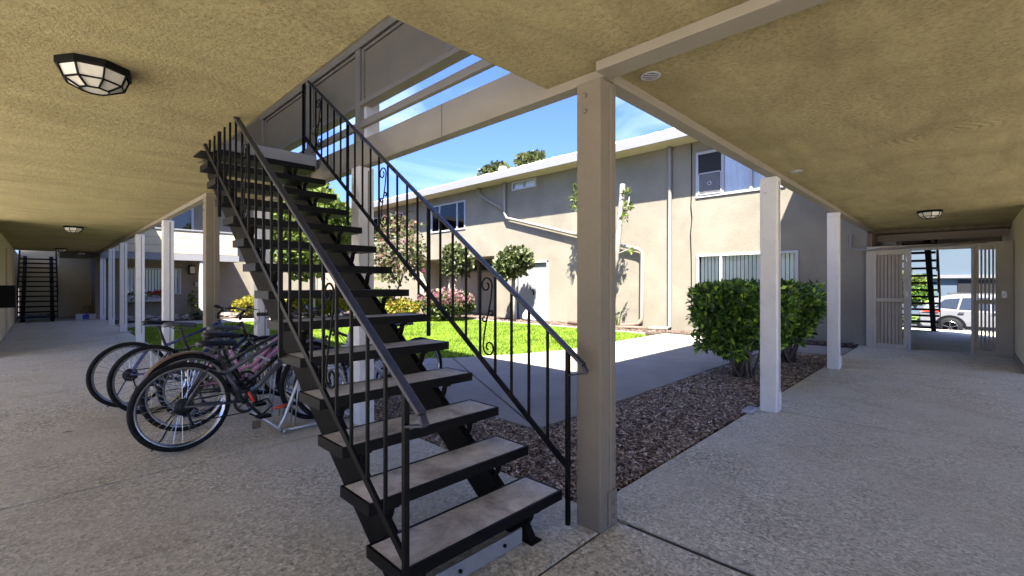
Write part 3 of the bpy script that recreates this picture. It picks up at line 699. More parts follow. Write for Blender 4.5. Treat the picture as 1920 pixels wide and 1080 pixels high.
# ------------------------------------------------------------------ the far building
Fa=thing('apartment_building','cream two-storey building at the far end of the lawn with a boarded balcony','building',(6,22,0))
def wall_y(name,Y,x0,x1,z0,z1,holes,m,parent,thick=.14):
    xs=sorted({x0,x1,*[h[0] for h in holes],*[h[1] for h in holes]}); zs=sorted({z0,z1,*[h[2] for h in holes],*[h[3] for h in holes]})
    mb=MB()
    for a,b in zip(xs[:-1],xs[1:]):
        for c,d in zip(zs[:-1],zs[1:]):
            mx_,mz=(a+b)/2,(c+d)/2
            if any(h[0]<mx_<h[1] and h[2]<mz<h[3] for h in holes): continue
            mb.add([(a,Y,c),(b,Y,c),(b,Y,d),(a,Y,d)],[(0,1,2,3)])
    for h in holes:
        a,b,c,d=h; Y1=Y+thick
        mb.add([(a,Y,c),(b,Y,c),(b,Y,d),(a,Y,d),(a,Y1,c),(b,Y1,c),(b,Y1,d),(a,Y1,d)],[(0,4,5,1),(1,5,6,2),(2,6,7,3),(3,7,4,0)])
    return mb.build(name,m,parent)
def window_y(parent,Y,xa,xb,za,zb,divs,fill='blind',f=.07):
    y0,y1=Y-.03,Y+.05
    o=MB().box(xa,xb,y0,y1,za,za+f).box(xa,xb,y0,y1,zb-f,zb).box(xa,xa+f,y0,y1,za+f,zb-f).box(xb-f,xb,y0,y1,za+f,zb-f).build('window',M['white'],parent)
    for d in divs: MB().box(d-.03,d+.03,y0+.005,y1-.005,za+f,zb-f).build('mullion',M['white'],o)
    MB().box(xa+f,xb-f,Y+.012,Y+.018,za+f,zb-f).build('pane',M['glass'],o)
    if fill=='blind':
        bk=MB(); x=xa+f
        while x<xb-f: bk.box(x,x+.07,Y+.06,Y+.065,za+f,zb-f); x+=.09
        q=bk.build('vertical_blind',M['blind'],o); q['kind']='stuff'
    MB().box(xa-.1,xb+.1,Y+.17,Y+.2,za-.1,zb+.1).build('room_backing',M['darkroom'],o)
Y=22.
wall_y('wall',Y,1.57,12.6,-.1,5.0,[(2.04,3.84,.81,1.84),(3.45,4.25,2.5,4.25),(6.6,7.6,.8,1.9),(9.2,10.1,0,2.0),(8.0,9.6,3.4,4.4)],M['wall'],Fa)
window_y(Fa,Y,2.045,3.835,.815,1.835,[2.45,3.42])
window_y(Fa,Y,3.455,4.245,2.5,4.245,[],'none')
window_y(Fa,Y,6.605,7.595,.805,1.895,[7.1])
window_y(Fa,Y,8.0,9.6,3.4,4.4,[8.8],'none')
MB().box(9.25,10.05,22.03,22.06,0,1.95).build('door',M['gatein'],Fa)
MB().box(1.57,12.6,20.95,24,4.85,5.05).build('roof_slab',M['fascia'],Fa)
# balcony
MB().box(1.4,5.55,20.8,21.99,2.10,2.34).build('balcony_floor',M['fascia'],Fa,bevel=.005)
for k in range(3): MB().box(1.4,5.50,20.84,20.87,2.36+.285*k,2.36+.285*k+.272).build('balcony_board',M['soffit'],Fa,bevel=.004)
MB().box(1.4,5.52,20.81,20.91,3.222,3.275).build('balcony_top_rail',M['fascia'],Fa)
MB().box(4.22,4.40,20.84,21.0,0,2.099).build('balcony_post',M['trim'],Fa)
fb=thing('flower_box','white window box with red and white flowers below the far window','flower box',(2.75,21.85,.56))
MB().box(-.55,.55,-.12,.12,0,.24).build('box',M['white'],fb,world=False,bevel=.005)
wlp=thing('wall_light','square wall light beside the balcony post of the far building','wall light',(4.18,21.93,1.62))
MB().box(-.11,.11,-.03,.06,-.02,.34).build('back_plate',M['steel'],wlp,world=False); MB().box(-.085,.085,-.12,-.03,.02,.30).build('lamp_shade',M['frosted'],wlp,world=False,bevel=.02)
o=MB().box(4.28,4.42,21.93,21.99,1.12,1.30).build('meter_box',M['white'],None,bevel=.005); tag(o,'small white box on the far wall below the wall light','meter box')
o=MB().box(-.58,-.355,13.0,13.12,.78,1.21).build('mailbox',M['black'],None,bevel=.006); tag(o,'black rectangular box projecting from the left corridor wall','wall box')
bx_=thing('storage_box','left of two white boxes with blue stripes at the end of the left corridor','box',(.92,21.55,0))
MB().box(-.13,.13,-.1,.1,0,.2).build('box',M['white'],bx_,world=False,bevel=.01); MB().box(.05,.13,-.104,-.1005,.02,.18).build('stripe',M['navy'],bx_,world=False)
bx2=thing('storage_box','right of two white boxes with blue stripes at the end of the left corridor','box',(1.19,21.55,0))
MB().box(-.12,.12,-.1,.1,0,.19).build('box',M['white'],bx2,world=False,bevel=.01); MB().box(-.12,-.05,-.104,-.1005,.02,.18).build('stripe',M['navy'],bx2,world=False)

# ------------------------------------------------------------------ plants
def leaves(name,centres,radii,n,size,m,parent,flat=1.0,shell=.45,box=False,lift=.25,aspect=.42):
    C=np.array(centres,float); Rr=np.array(radii,float).reshape(len(C),-1); Rr=np.repeat(Rr,3,1) if Rr.shape[1]==1 else Rr
    w_=np.prod(Rr,1)**(2/3); k=rng.choice(len(C),n,p=w_/w_.sum())
    d=rng.normal(size=(n,3)); d/=np.linalg.norm(d,axis=1)[:,None]
    if box: d=np.sign(d)*np.abs(d)**.55; d/=np.maximum(np.abs(d).max(1)[:,None],(np.abs(d)**3.2).sum(1)[:,None]**(1/3.2))
    r=(shell+(1-shell)*rng.random(n)**.6)*(1+rng.normal(0,.06,n)); Pp=C[k]+d*r[:,None]*Rr[k]
    s=size*rng.uniform(.6,1.35,n); out=d*.8+rng.normal(0,.7,(n,3)); out[:,2]+=lift; out/=np.linalg.norm(out,axis=1)[:,None]
    q=rng.normal(size=(n,3)); side=np.cross(out,q); side/=np.linalg.norm(side,axis=1)[:,None]; nn=np.cross(side,out)
    L=s[:,None]; W=L*aspect
    V=np.stack([Pp,Pp+out*L*.5+side*W+nn*L*.10,Pp+out*L,Pp+out*L*.5-side*W+nn*L*.10],1).reshape(-1,3)
    b=4*np.arange(n); Fc=np.concatenate([np.c_[b,b+1,b+2],np.c_[b,b+2,b+3]])
    o=arrmesh(name,V,Fc,m,parent); return o
def limbs(name,base_,tips,r0,m,parent,mid=.5,wob=.08,n=7):
    mb=MB(); b=Vector(base_)
    for t in tips:
        t=Vector(t); c=b.lerp(t,mid)+Vector((random.uniform(-wob,wob),random.uniform(-wob,wob),wob))
        pts=[b.lerp(c,k/3).lerp(c.lerp(t,k/3),k/3) for k in range(4)]
        mb.tube(pts,[r0*(1-.22*k) for k in range(4)],n)
    return mb.build(name,m,parent,smooth=True)
# clipped glossy hedge shrubs
def hedge(lab,x,y,rx,ry,z0,z1,n):
    h=thing('hedge_shrub',lab,'shrub',(x,y,0))
    tips=[(x+random.uniform(-rx,rx)*.85,y+random.uniform(-ry,ry)*.85,random.uniform(z0+.1,z1-.25)) for _ in range(26)]
    mb=MB()
    for t in tips:
        b=Vector((x+random.uniform(-.16,.16),y+random.uniform(-.12,.12),-.03)); t=Vector(t); c=Vector((b.x+(t.x-b.x)*.35,b.y+(t.y-b.y)*.35,(b.z+t.z)*.5))
        mb.tube([b,b.lerp(c,.5)+Vector((random.uniform(-.02,.02),random.uniform(-.02,.02),0)),c,c.lerp(t,.5),t],[.022,.018,.015,.011,.006],6)
    mb.build('stems',M['bark'],h,smooth=True)
    zc=(z0+z1)/2
    cs=[(x,y,zc+.04)]; rs=[(rx*.92,ry*.92,(z1-z0)/2*.95)]
    for _ in range(20):
        a=random.uniform(0,6.28); cs.append((x+rx*.72*math.cos(a),y+ry*.72*math.sin(a),random.uniform(z0+.14,z1-.17))); s=random.uniform(.15,.24); rs.append((s,s,s*.85))
    for _ in range(14): a=random.uniform(0,6.28); q_=random.uniform(.3,.9); cs.append((x+rx*q_*math.cos(a),y+ry*q_*math.sin(a),z0+random.uniform(-.10,.08))); rs.append((.13,.13,.12))
    for _ in range(16): a=random.uniform(0,6.28); q_=random.uniform(.1,.95); cs.append((x+rx*q_*math.cos(a),y+ry*q_*math.sin(a),z1-.02)); rs.append((.07,.07,.07))
    leaves('foliage',cs,rs,int(n*1.25),.080,M['leaf_dark'],h,shell=.35,box=True,lift=.1,aspect=.24)
    return h
hedge('dark glossy clipped hedge shrub in front of the pale window, left of the white post',6.70,2.14,.96,.56,.52,1.21,12500)
hedge('darker clipped hedge shrub to the right, behind the white post',8.40,2.04,.93,.50,.52,1.19,10000)
# topiary ball tree
def tree(name,lab,x,y,trunk,crown,n,size,m,bark,group=None,cat='tree',tr=.05,stems=1,**k):
    T=thing(name,lab,cat,(x,y,0),0,group)
    cx,cy,cz,cr=crown; mb=MB()
    for s_ in range(stems):
        ox=(s_-(stems-1)/2)*.22; mb.tube([(x+ox*.2,y-ox*.2,-.02),(x+ox*.6,y-ox*.6+.02,trunk*.5),(cx+ox,cy-ox,trunk)],[tr,tr*.85,tr*.7],8)
    mb.build('trunk',bark,T,smooth=True)
    tips=[(cx+cr*.7*math.cos(a)*math.cos(b),cy+cr*.7*math.sin(a)*math.cos(b),cz+cr*.75*math.sin(b)) for a,b in [(random.uniform(0,6.28),random.uniform(-.3,1.4)) for _ in range(11)]]
    limbs('branch',(cx,cy,trunk-.03),tips,tr*.5,bark,T)
    cs=[(cx,cy,cz)]; rs=[cr*.8]
    for _ in range(k.get('clumps',16)):
        d=Vector((random.gauss(0,1),random.gauss(0,1),random.gauss(0,1))).normalized(); cs.append((cx+d.x*cr*.68,cy+d.y*cr*.68,cz+d.z*cr*.68*k.get('tall',1))); rs.append(cr*random.uniform(.24,.4))
    tl_=k.get('tall',1); rs=[(r_,r_,r_*tl_) for r_ in rs]
    leaves('crown',cs,rs,n,size,m,T,shell=k.get('shell',.5),aspect=.4)
    return T
tx,ty_=gp(963,603,.02); tree('ball_tree','small tree with a round clipped olive-green crown beside the white utility door',tx,ty_,1.45,(tx,ty_,1.93,.60),2600,.13,M['leaf_olive'],M['bark_pale'],tr=.085)
tx,ty_=gp(872,594,.02); tree('ball_tree','multi-stemmed small tree with pale trunks standing behind the pink-tipped shrub',tx-.2,ty_+.3,1.6,(tx-.2,ty_+.3,2.08,.66),1700,.14,M['leaf_olive'],M['bark_pale'],tr=.05,stems=3)
# pruned tree near the facade
T=thing('pruned_tree','heavily pruned pale trunk with a few leafy sprigs beside the thickest post','tree',(10.7,6.75,0))
MB().tube([(10.7,7.25,0),(10.7,7.0,.9),(10.7,6.62,1.9),(10.7,6.52,2.6),(10.7,6.42,3.55),(10.7,6.40,3.86)],[.12,.11,.10,.085,.07,.065],9).build('trunk',M['bark_pale'],T,smooth=True)
MB().tube([(10.7,6.95,1.2),(10.7,7.35,2.2),(10.7,7.75,3.2),(10.7,7.95,3.7)],[.06,.05,.035,.02],7).tube([(10.7,6.5,2.9),(10.7,6.25,3.2),(10.7,6.2,3.5)],[.04,.025,.012],6).tube([(10.7,6.6,2.0),(10.7,6.2,2.15)],[.03,.012],6).build('branch',M['bark_pale'],T,smooth=True)
leaves('foliage',[(10.7,7.92,3.72),(10.65,7.85,3.45),(10.7,6.28,3.62),(10.7,6.22,3.25),(10.7,6.32,3.0),(10.7,6.2,2.12),(10.7,7.9,3.95)],[.13,.12,.09,.11,.09,.07,.10],300,.12,M['leaf_lime'],T,shell=.1,aspect=.2)
T=thing('spiky_plant','dry upright spiky plant at the base of the opposite wall','plant',(11.0,7.0,0)); 
mb=MB()
for k in range(14): a=random.uniform(0,6.28); s_=random.uniform(.05,.3); mb.tube([(11.0,6.75,0),(11.0+s_*.4*math.cos(a),6.75+s_*.4*math.sin(a),.3),(11.0+s_*math.cos(a),6.75+s_*math.sin(a),random.uniform(.4,.65))],[.012,.009,.003],4)
mb.build('leaves',M['leaf_olive'],T)
# mature trees and shrubs of the courtyard
tx,ty_=gp(587,602,0); tree('broadleaf_tree','bright lime-green young tree seen through the stair treads',tx,ty_,1.7,(tx,ty_,2.95,1.40),9500,.17,M['leaf_lime'],M['bark_pale'],tr=.10,clumps=26,tall=1.3)
tx,ty_=gp(735,602,0); tree('flowering_tree','sparse tree with olive and rose tinted leaves right of the pale stair post',tx,ty_,1.2,(tx+.1,ty_-.3,2.35,.95),1500,.14,M['leaf_rose'],M['bark'],tr=.04,clumps=20,shell=.2,tall=1.5)
def shrub(name,lab,x,y,r,h,n,size,m,m2=None):
    s=thing(name,lab,'shrub',(x,y,0))
    mb=MB()
    for k in range(9):
        a=random.uniform(0,6.28); mb.tube([(x,y,0),(x+.3*r*math.cos(a),y+.3*r*math.sin(a),h*.35),(x+.6*r*math.cos(a),y+.6*r*math.sin(a),h*.65)],[.03,.02,.008],5)
    mb.build('stems',M['bark'],s,smooth=True)
    cs=[(x,y,h*.55)];rs=[(r*.85,r*.85,h*.42)]
    for k in range(14): a=random.uniform(0,6.28); cs.append((x+r*.65*math.cos(a),y+r*.65*math.sin(a),h*random.uniform(.4,.75))); rs.append((r*.3,r*.3,h*.22))
    leaves('foliage',cs,rs,n,size,m,s,shell=.4)
    if m2: leaves('leaf_tips',[(c[0],c[1],max(c[2],h*.66)) for c in cs],[(a[0],a[1],a[2]*.75) for a in rs],int(n*.55),size*.9,m2,s,shell=.7,lift=.9)
    return s
px_,py_=gp(862,598,.02); px_+=0; shrub('pink_shrub','rounded shrub with pink leaf tips in front of the alcove',px_-.6,py_+.1,1.05,1.05,3600,.10,M['leaf_olive'],M['leaf_pink'])
px_,py_=gp(750,603,0); shrub('golden_shrub','yellow-green shrub with orange tips at the edge of the lawn',px_+.1,py_,.62,.78,2000,.09,M['leaf_gold'],None)
px_,py_=gp(712,596,0); shrub('golden_shrub','lime shrub further back behind the sparse flowering tree',px_,py_,.6,1.1,1500,.10,M['leaf_lime'])
px_,py_=gp(468,596,0); shrub('golden_shrub','yellow and orange shrub behind the bicycle handlebars',px_,py_,.62,.80,1800,.10,M['leaf_gold'])
for k,(a,lab) in enumerate(((545,'left third of the golden hedge behind the lime-green tree'),(582,'middle bush of the golden hedge, behind the lime tree trunk'),(620,'right bush of the golden hedge behind the lime-green tree'))):
    px_,py_=gp(a,597,0); shrub('golden_shrub',lab,px_,py_,.75,.85,1600,.11,M['leaf_gold'])
px_,py_=gp(374,600,0); shrub('low_shrub','low dark green shrub by the rocks in front of the far building',px_,py_,.32,.33,600,.07,M['leaf_olive'])
px_,py_=gp(400,597,0); shrub('low_shrub','small reddish shrub just right of the dark green one by the rocks',px_,py_,.25,.35,300,.07,M['leaf_rose'])
shrub('climbing_plant','thin plant with yellowish leaves against the far wall under the wall light',4.15,21.6,.16,1.0,90,.11,M['leaf_lime'])
leaves('flowers',[(2.45,21.8,.86),(2.6,21.8,.9)],[.17,.15],140,.09,M['white_flower'],fb,shell=.1)
leaves('flowers',[(3.0,21.8,.86),(3.12,21.8,.88)],[.13,.12],120,.08,M['red_flower'],fb,shell=.1)
leaves('leaves',[(2.4,21.8,.76),(2.8,21.8,.76),(3.15,21.8,.76)],[.16,.16,.16],260,.09,M['leaf_dark'],fb,shell=.1)
tree('background_tree','dark leafy tree rising behind the opposite roof',18.5,19.0,5.2,(18.5,19.1,6.95,1.35),2600,.28,M['leaf_olive'],M['bark'],tr=.15,clumps=14)
for (x,y,h,r,l) in ((18.2,16.4,6.9,.75,'narrower dark tree beside it behind the opposite roof'),(8.2,30,4.6,1.6,'tall tree behind the far building, above its roof')):
    tree('background_tree',l,x,y,h-.8,(x,y,h+.6,r),1500,.28,M['leaf_olive'],M['bark'],tr=.12,clumps=10)
# river rocks: each stone is a piece of the rock bed
rb=MB().prism([(1.6,18.75),(6.2,18.3),(6.2,20.6),(1.6,20.9)],-.05,.03); rbo=struct(rb,'rock_bed',M['soil'])
def stone_mesh(seed,m):
    r=np.random.default_rng(seed); mb=MB(); prof=[(0,-.5),(.7,-.42),(1,0),(.75,.42),(0,.55)]; vs=[];n=7
    for a,h in prof:
        for k in range(n): t=2*math.pi*k/n; q=a*(1+r.uniform(-.2,.2)); vs.append((q*math.cos(t),q*math.sin(t),h+r.uniform(-.08,.08)))
    fs=[(i*n+k,i*n+(k+1)%n,(i+1)*n+(k+1)%n,(i+1)*n+k) for i in range(4) for k in range(n)]
    me=bpy.data.meshes.new('stone'); me.from_pydata(vs,[],fs); me.materials.append(m); me.update(); return me
SM=[stone_mesh(k,M['rock'] if k%3 else M['rock2']) for k in range(6)]
def stones(parent,n,P,z,smin,smax):
    x,y=scatter(n,P)
    for k in range(n):
        o=bpy.data.objects.new('stone',random.choice(SM)); COL.objects.link(o); o.parent=parent; s=random.uniform(smin,smax)
        o.location=Vector((x[k],y[k],z+s*.25))-wl(parent); o.scale=(s,s*random.uniform(.6,1),s*.55); o.rotation_euler=(random.uniform(-.3,.3),random.uniform(-.3,.3),random.uniform(0,6.28))
stones(rbo,230,[(1.65,18.8),(6.1,18.4),(6.1,20.5),(1.65,20.8)],.03,.07,.17)
rb2=struct(MB().prism([(-.58,23.8),(.4,23.8),(.4,25.1),(-.58,25.1)],-.02,.01),'rock_patch',M['soil'])
stones(rb2,26,[(-.5,23.9),(.35,23.9),(.35,25),(-.5,25)],.01,.08,.15)
rb3=struct(MB().prism([(13.6,1.0),(15.6,1.0),(15.6,2.2),(13.6,2.2)],.001,.02),'rock_patch',M['soil'])
stones(rb3,40,[(13.65,1.0),(15.5,1.0),(15.5,2.1),(13.65,2.1)],.02,.07,.14)

# ------------------------------------------------------------------ gate
G=thing('gate_screen','taupe slatted wooden screen with a white-framed open doorway at the end of the right corridor','gate',(11.4,.3,0))
gx0,gx1=11.37,11.43
def gb(x0,x1,a,b,c,d,name='frame_rail',m='gate'): MB().box(x0,x1,a,b,c,d).build(name,M[m],G,bevel=.003)
gb(gx0,gx1,-.60,1.35,1.905,1.965,'head_rail')
for (a,b) in ((1.20,1.262),(.732,.80),(-.605,-.40),(-.20,-.146)): gb(gx0,gx1,a,b,0.0,1.903,'stile')
gb(11.38,11.42,1.263,1.36,0,1.903,'stile')
for (a,b) in ((.801,1.199),(-.399,-.201)):
    pass
for z0_,z1_ in ((.0,.085),(.89,.965),(1.80,1.902)):
    gb(gx0+.006,gx1-.006,.801,1.199,z0_,z1_); 
for z0_,z1_ in ((.0,.085),(.89,.965),(1.83,1.902)): gb(gx0+.006,gx1-.006,-.398,-.202,z0_,z1_)
for k in range(7):
    y=.815+k*.056
    for z0_,z1_ in ((.086,.889),(.966,1.799)): gb(11.405,11.424,y,y+.046,z0_,z1_,'slat','gatein')
for k in range(7):
    y=-.392+k*.0285
    pass
for k in range(4):
    y=-.385+k*.047
    for z0_,z1_ in ((.086,.889),(.966,1.829)): gb(11.385,11.40,y,y+.026,z0_,z1_,'slat','gatein')
for z_ in (.25,1.0,1.65): MB().box(11.362,11.369,.735,.765,z_,z_+.09).build('hinge',M['alu'],G)
MB().box(11.33,11.369,-.19,-.165,.95,1.08).build('latch',M['alu'],G,bevel=.004)
MB().box(11.355,11.369,-.53,-.47,1.0,1.12).build('lock_plate',M['alu'],G)
# white door frame
dfm=MB().box(11.35,11.45,.690,.730,0,1.90).box(11.35,11.45,-.145,-.105,0,1.90).box(11.35,11.45,-.105,.690,1.86,1.90).build('door_frame',M['trim'],G,bevel=.004)
# the side wall beyond, a post and the brown soffit of the passage
P_=thing('passage','brown soffited passage beyond the gate between the two buildings','passage',(13,.3,0))
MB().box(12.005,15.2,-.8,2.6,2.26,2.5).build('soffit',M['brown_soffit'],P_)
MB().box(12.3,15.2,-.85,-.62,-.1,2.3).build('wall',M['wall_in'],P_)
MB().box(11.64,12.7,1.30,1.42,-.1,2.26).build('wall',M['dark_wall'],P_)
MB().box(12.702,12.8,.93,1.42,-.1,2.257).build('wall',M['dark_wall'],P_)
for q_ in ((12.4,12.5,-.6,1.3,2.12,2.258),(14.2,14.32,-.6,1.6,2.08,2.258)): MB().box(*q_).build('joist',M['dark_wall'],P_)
MB().box(12.46,12.6,1.0,1.2,2.0,2.12).build('light_box',M['white'],P_)
# street beyond
st=MB().box(17,19.5,-12,12,-.35,-.25); struct(st,'pavement',M['greymetal'])
struct(MB().box(19.5,31,-60,60,-.85,-.80),'road',M['asphalt'])
struct(MB().box(31,36,-60,60,-.9,-.68),'verge',M['greenlawn'])
SB=thing('street_building','pale blue two-storey building across the street with a dark garage opening','building',(40,0,0))
MB().box(38,46,-14,14,-1,6.5).build('wall',M['streetblue'],SB)
MB().box(37.8,38,-14,14,1.55,1.75).build('ledge',M['fascia'],SB)
for (a,b,c,d) in ((-1.7,.2,.2,1.45),(-5,-3,.2,1.45),(4,6,2.8,4)): MB().box(37.95,38.05,a,b,c,d).build('window',M['darkroom'],SB)
fe=thing('fence','weathered board fence in front of the pale blue building','fence',(36,-2,-.7))
for k in range(34): MB().box(35.9,35.94,-8+k*.26,-8+k*.26+.24,-.7,.35).build('board',M['fence'],fe)
shrub('street_hedge','bright green hedge across the street seen through the gate',33,2.9,1.9,1.9,3000,.22,M['leaf_lime']).location.z=0
shrub('street_hedge','dark green bush across the street behind the parked car',30.5,1.7,.7,1.1,900,.16,M['leaf_dark'])
tree('street_tree','pale-trunked street tree seen through the gate doorway',27.0,2.35,4.2,(27.0,2.9,5.4,2.4),2500,.3,M['leaf_lime'],M['bark_pale'],tr=.17)

# SUV: body length along Y, rear at +Y
def car():
    c=thing('parked_car','white parked SUV with dark cladding seen through the gate doorway','car',(21.6,0,-.80))
    prof=[(-2.25,.35),(-2.3,.62),(-2.22,.80),(-1.25,.98),(-.55,1.50),(.2,1.62),(1.3,1.60),(1.95,1.45),(2.22,1.02),(2.30,.90),(2.28,.40),(2.2,.32)]
    W=.9; secs=[(-W,.0),(-W*.98,0)]
    mb=MB(); n=len(prof)
    def off(z): return W-(max(0,z-.95)*.30)
    vs=[(-off(z),y,z) for y,z in prof]+[(off(z),y,z) for y,z in prof]
    fs=[tuple(range(n)),tuple(range(2*n-1,n-1,-1))]+[(i,n+i,n+(i+1)%n,(i+1)%n) for i in range(n)]
    b=mb.add(vs,fs).build('body',M['car_white'],c,world=False,bevel=.06)
    def side(y,z,e=.012): return (-(off(z)+e),y,z)
    for q in ([(-.95,1.03),(-.5,1.40),(.28,1.50),(.28,1.03)],[(.34,1.03),(.34,1.50),(1.05,1.48),(1.15,1.05)],[(1.21,1.06),(1.12,1.47),(1.55,1.42),(1.85,1.12)]):
        MB().add([side(*p) for p in q],[tuple(range(len(q)))]).build('side_window',M['glassdark'],c,world=False)
    for yc in (-1.4,1.40):
        pts=[side(yc+.46*math.cos(a),.36+.46*math.sin(a),.015) for a in [math.pi*k/12 for k in range(13)]]; inn=[side(yc+.36*math.cos(a),.36+.36*math.sin(a),.016) for a in [math.pi*k/12 for k in range(13)]]
        MB().add(pts+inn,[(k,k+1,14+k,13+k) for k in range(12)]).build('wheel_arch',M['darkmetal'],c,world=False)
        MB().lathe([(0,-.89),(.34,-.89),(.34,-.915),(0,-.915)],(0,yc,.36),24,'x').build('wheel_well',M['black'],c,world=False)
        wh=MB().lathe([(.22,-.98),(.34,-.985),(.36,-.95),(.36,-.78)],(0,yc,.36),28,'x').build('wheel',M['rubber'],c,world=False,smooth=True)
        rm=MB().lathe([(.24,-.97),(.22,-.985),(.21,-.95)],(0,yc,.36),28,'x')
        for k in range(5):
            a=k*2*math.pi/5+.3; rm.bar((-.975,yc,.36),(-.975,yc+.22*math.cos(a),.36+.22*math.sin(a)),.03,.07,(1,0,0))
        rm.build('rim',M['chrome'],c,world=False)
    MB().add([side(2.12,.98,.02),side(2.28,.94,.02),side(1.72,.92,.02),side(1.68,1.0,.02)],[(0,1,2,3)]).build('taillight',M['red_paint'],c,world=False)
    MB().box(-.93,-.90,-1.0,1.0,.30,.42).build('sill_cladding',M['darkmetal'],c,world=False); MB().box(-.93,.93,2.26,2.36,.35,.62).build('bumper',M['darkmetal'],c,world=False)
    for y in (.1,1.0): MB().box(-.945,-.915,y,y+.16,.92,.95).build('door_handle',M['chrome'],c,world=False)
    for x in (-.6,.6): MB().box(x-.02,x+.02,-.3,1.5,1.62,1.66).build('roof_rail',M['chrome'],c,world=False)
    return c
M['glassdark']=painted('tinted_car_glass',(.02,.025,.03),.08,.1,spec=.8,bs=0)
cr=car(); cr.location=(25.4,-1.05,-.80)

# ------------------------------------------------------------------ bicycles
def bike(lab,x,y,rz,paint,saddle='saddle',seat=.90,fender=None,step=False,lean=0,bar_w=.30,R_=.33,WB=1.04,steer=0,rackless=False,basket=False):
    b=thing('bicycle',lab,'bicycle',(x,y,0),rz,'bicycles parked at the rack'); b.rotation_euler=(lean,0,rz)
    P=M[paint]
    rh=Vector((0,0,R_)); bb=Vector((.42,0,.29)); fh=Vector((WB,0,R_)); st=Vector((.29,0,seat-.20)); ht=Vector((.80,0,.80)); hb=Vector((.85,0,.66))
    fr=MB()
    def tb(p,q,r): fr.tube([p,q],r,9)
    tb(bb,st,.016)
    if step: fr.tube([ht-Vector((0,0,.04)),Vector((.62,0,.55)),Vector((.50,0,.42)),st.lerp(bb,.65)],.018,9); tb(hb,bb,.020)
    else: tb(st-Vector((0,0,.03)),ht,.016); tb(hb,bb,.021)
    tb(ht+Vector((-.008,0,.03)),hb,.021)
    for s in (-1,1):
        tb(rh+Vector((0,s*.055,0)),bb+Vector((-.03,s*.035,0)),.009); fr.tube([rh+Vector((0,s*.055,0)),Vector((.16,s*.045,R_+.26)),st+Vector((0,s*.018,-.04))],.0085,8)
    fo=fr.build('frame',P,b,world=False,smooth=True)
    MB().tube([bb+Vector((0,-.045,0)),bb+Vector((0,.045,0))],.024,12).build('bottom_bracket',M['darkmetal'],fo,world=False)
    MB().tube([st,st+Vector((-.05,0,seat-st.z-.02))],.0135,9).build('seat_post',M['darkmetal'],b,world=False)
    # fork
    fk=MB()
    for s in (-1,1): fk.tube([hb+Vector((.01,s*.055,-.02)),fh+Vector((-.02,s*.055,.10)),fh+Vector((0,s*.055,0))],[.016,.014,.011],8)
    fk.bar(hb+Vector((.01,-.07,-.02)),hb+Vector((.01,.07,-.02)),.035,.03); fk.build('fork',P if not step else M['darkmetal'],b,world=False,smooth=True)
    def wheel(c,nm):
        tp=[(c.x+R_*math.cos(a),0,c.z+R_*math.sin(a)) for a in np.linspace(0,2*math.pi,49)[:-1]]
        T_=[( c.x+(R_-.022)*math.cos(a),0,c.z+(R_-.022)*math.sin(a)) for a in np.linspace(0,2*math.pi,49)[:-1]]
        wo=MB().tube(T_,.020,9,closed=True).build(nm,M['rubber'],b,world=False,smooth=True)
        MB().lathe([(R_-.040,-.011),(R_-.058,-.008),(R_-.058,.008),(R_-.040,.011),(R_-.040,-.011)],(c.x,0,c.z),48,'y').build('rim',M['chrome'],wo,world=False,smooth=True)
        sp=MB()
        for k in range(28):
            a=2*math.pi*k/28; a2=a+(.35 if k%2 else -.35); s=.03 if k%4<2 else -.03
            sp.tube([(c.x+.02*math.cos(a2),s,c.z+.02*math.sin(a2)),(c.x+(R_-.055)*math.cos(a),0,c.z+(R_-.055)*math.sin(a))],.0016,4,cap=False)
        sp.build('spokes',M['chrome'],wo,world=False)
        MB().tube([(c.x,-.06,c.z),(c.x,-.032,c.z),(c.x,.032,c.z),(c.x,.06,c.z)],[.012,.022,.022,.012],10).build('hub',M['darkmetal'],wo,world=False)
    wheel(rh,'rear_wheel'); wheel(fh,'front_wheel')
    # saddle
    prof=[(-.13,.075,.02),(-.09,.078,.028),(0,.055,.02),(.08,.028,.012),(.135,.018,.004)]
    sm=MB(); vs=[];n=10
    for (xx,hw,zz) in prof:
        for k in range(n):
            t=math.pi*2*k/n; vs.append((.24+xx,hw*math.cos(t),seat+zz+.024*math.sin(t)-.006*abs(math.cos(t))))
    fs=[(i*n+k,i*n+(k+1)%n,(i+1)*n+(k+1)%n,(i+1)*n+k) for i in range(len(prof)-1) for k in range(n)]+[tuple(range(n-1,-1,-1)),tuple(4*n+k for k in range(n))]
    so_=sm.add(vs,fs).build('saddle',M[saddle],b,world=False,smooth=True)
    MB().tube([(.15,-.02,seat),(.22,-.02,seat-.035),(.30,-.02,seat-.03),(.33,-.01,seat)],.004,6).tube([(.15,.02,seat),(.22,.02,seat-.035),(.30,.02,seat-.03),(.33,.01,seat)],.004,6).build('saddle_rails',M['chrome'],so_,world=False)
    # cockpit
    s0=ht+Vector((-.01,0,.05)); bc=s0+Vector((.05,0,.10)); cs_,sn=math.cos(steer),math.sin(steer)
    def hp(dx,dy,dz): return (bc.x+dx*cs_-dy*sn,bc.y+dx*sn+dy*cs_,bc.z+dz)
    MB().tube([s0,s0+Vector((-.008,0,.05)),bc],.016,9).build('stem',M['darkmetal'],b,world=False,smooth=True)
    hbo=MB().tube([hp(-.06,-bar_w,.035),hp(-.03,-.16,.03),hp(0,-.06,0),hp(0,.06,0),hp(-.03,.16,.03),hp(-.06,bar_w,.035)],.0115,9).build('handlebar',M['darkmetal'],b,world=False,smooth=True)
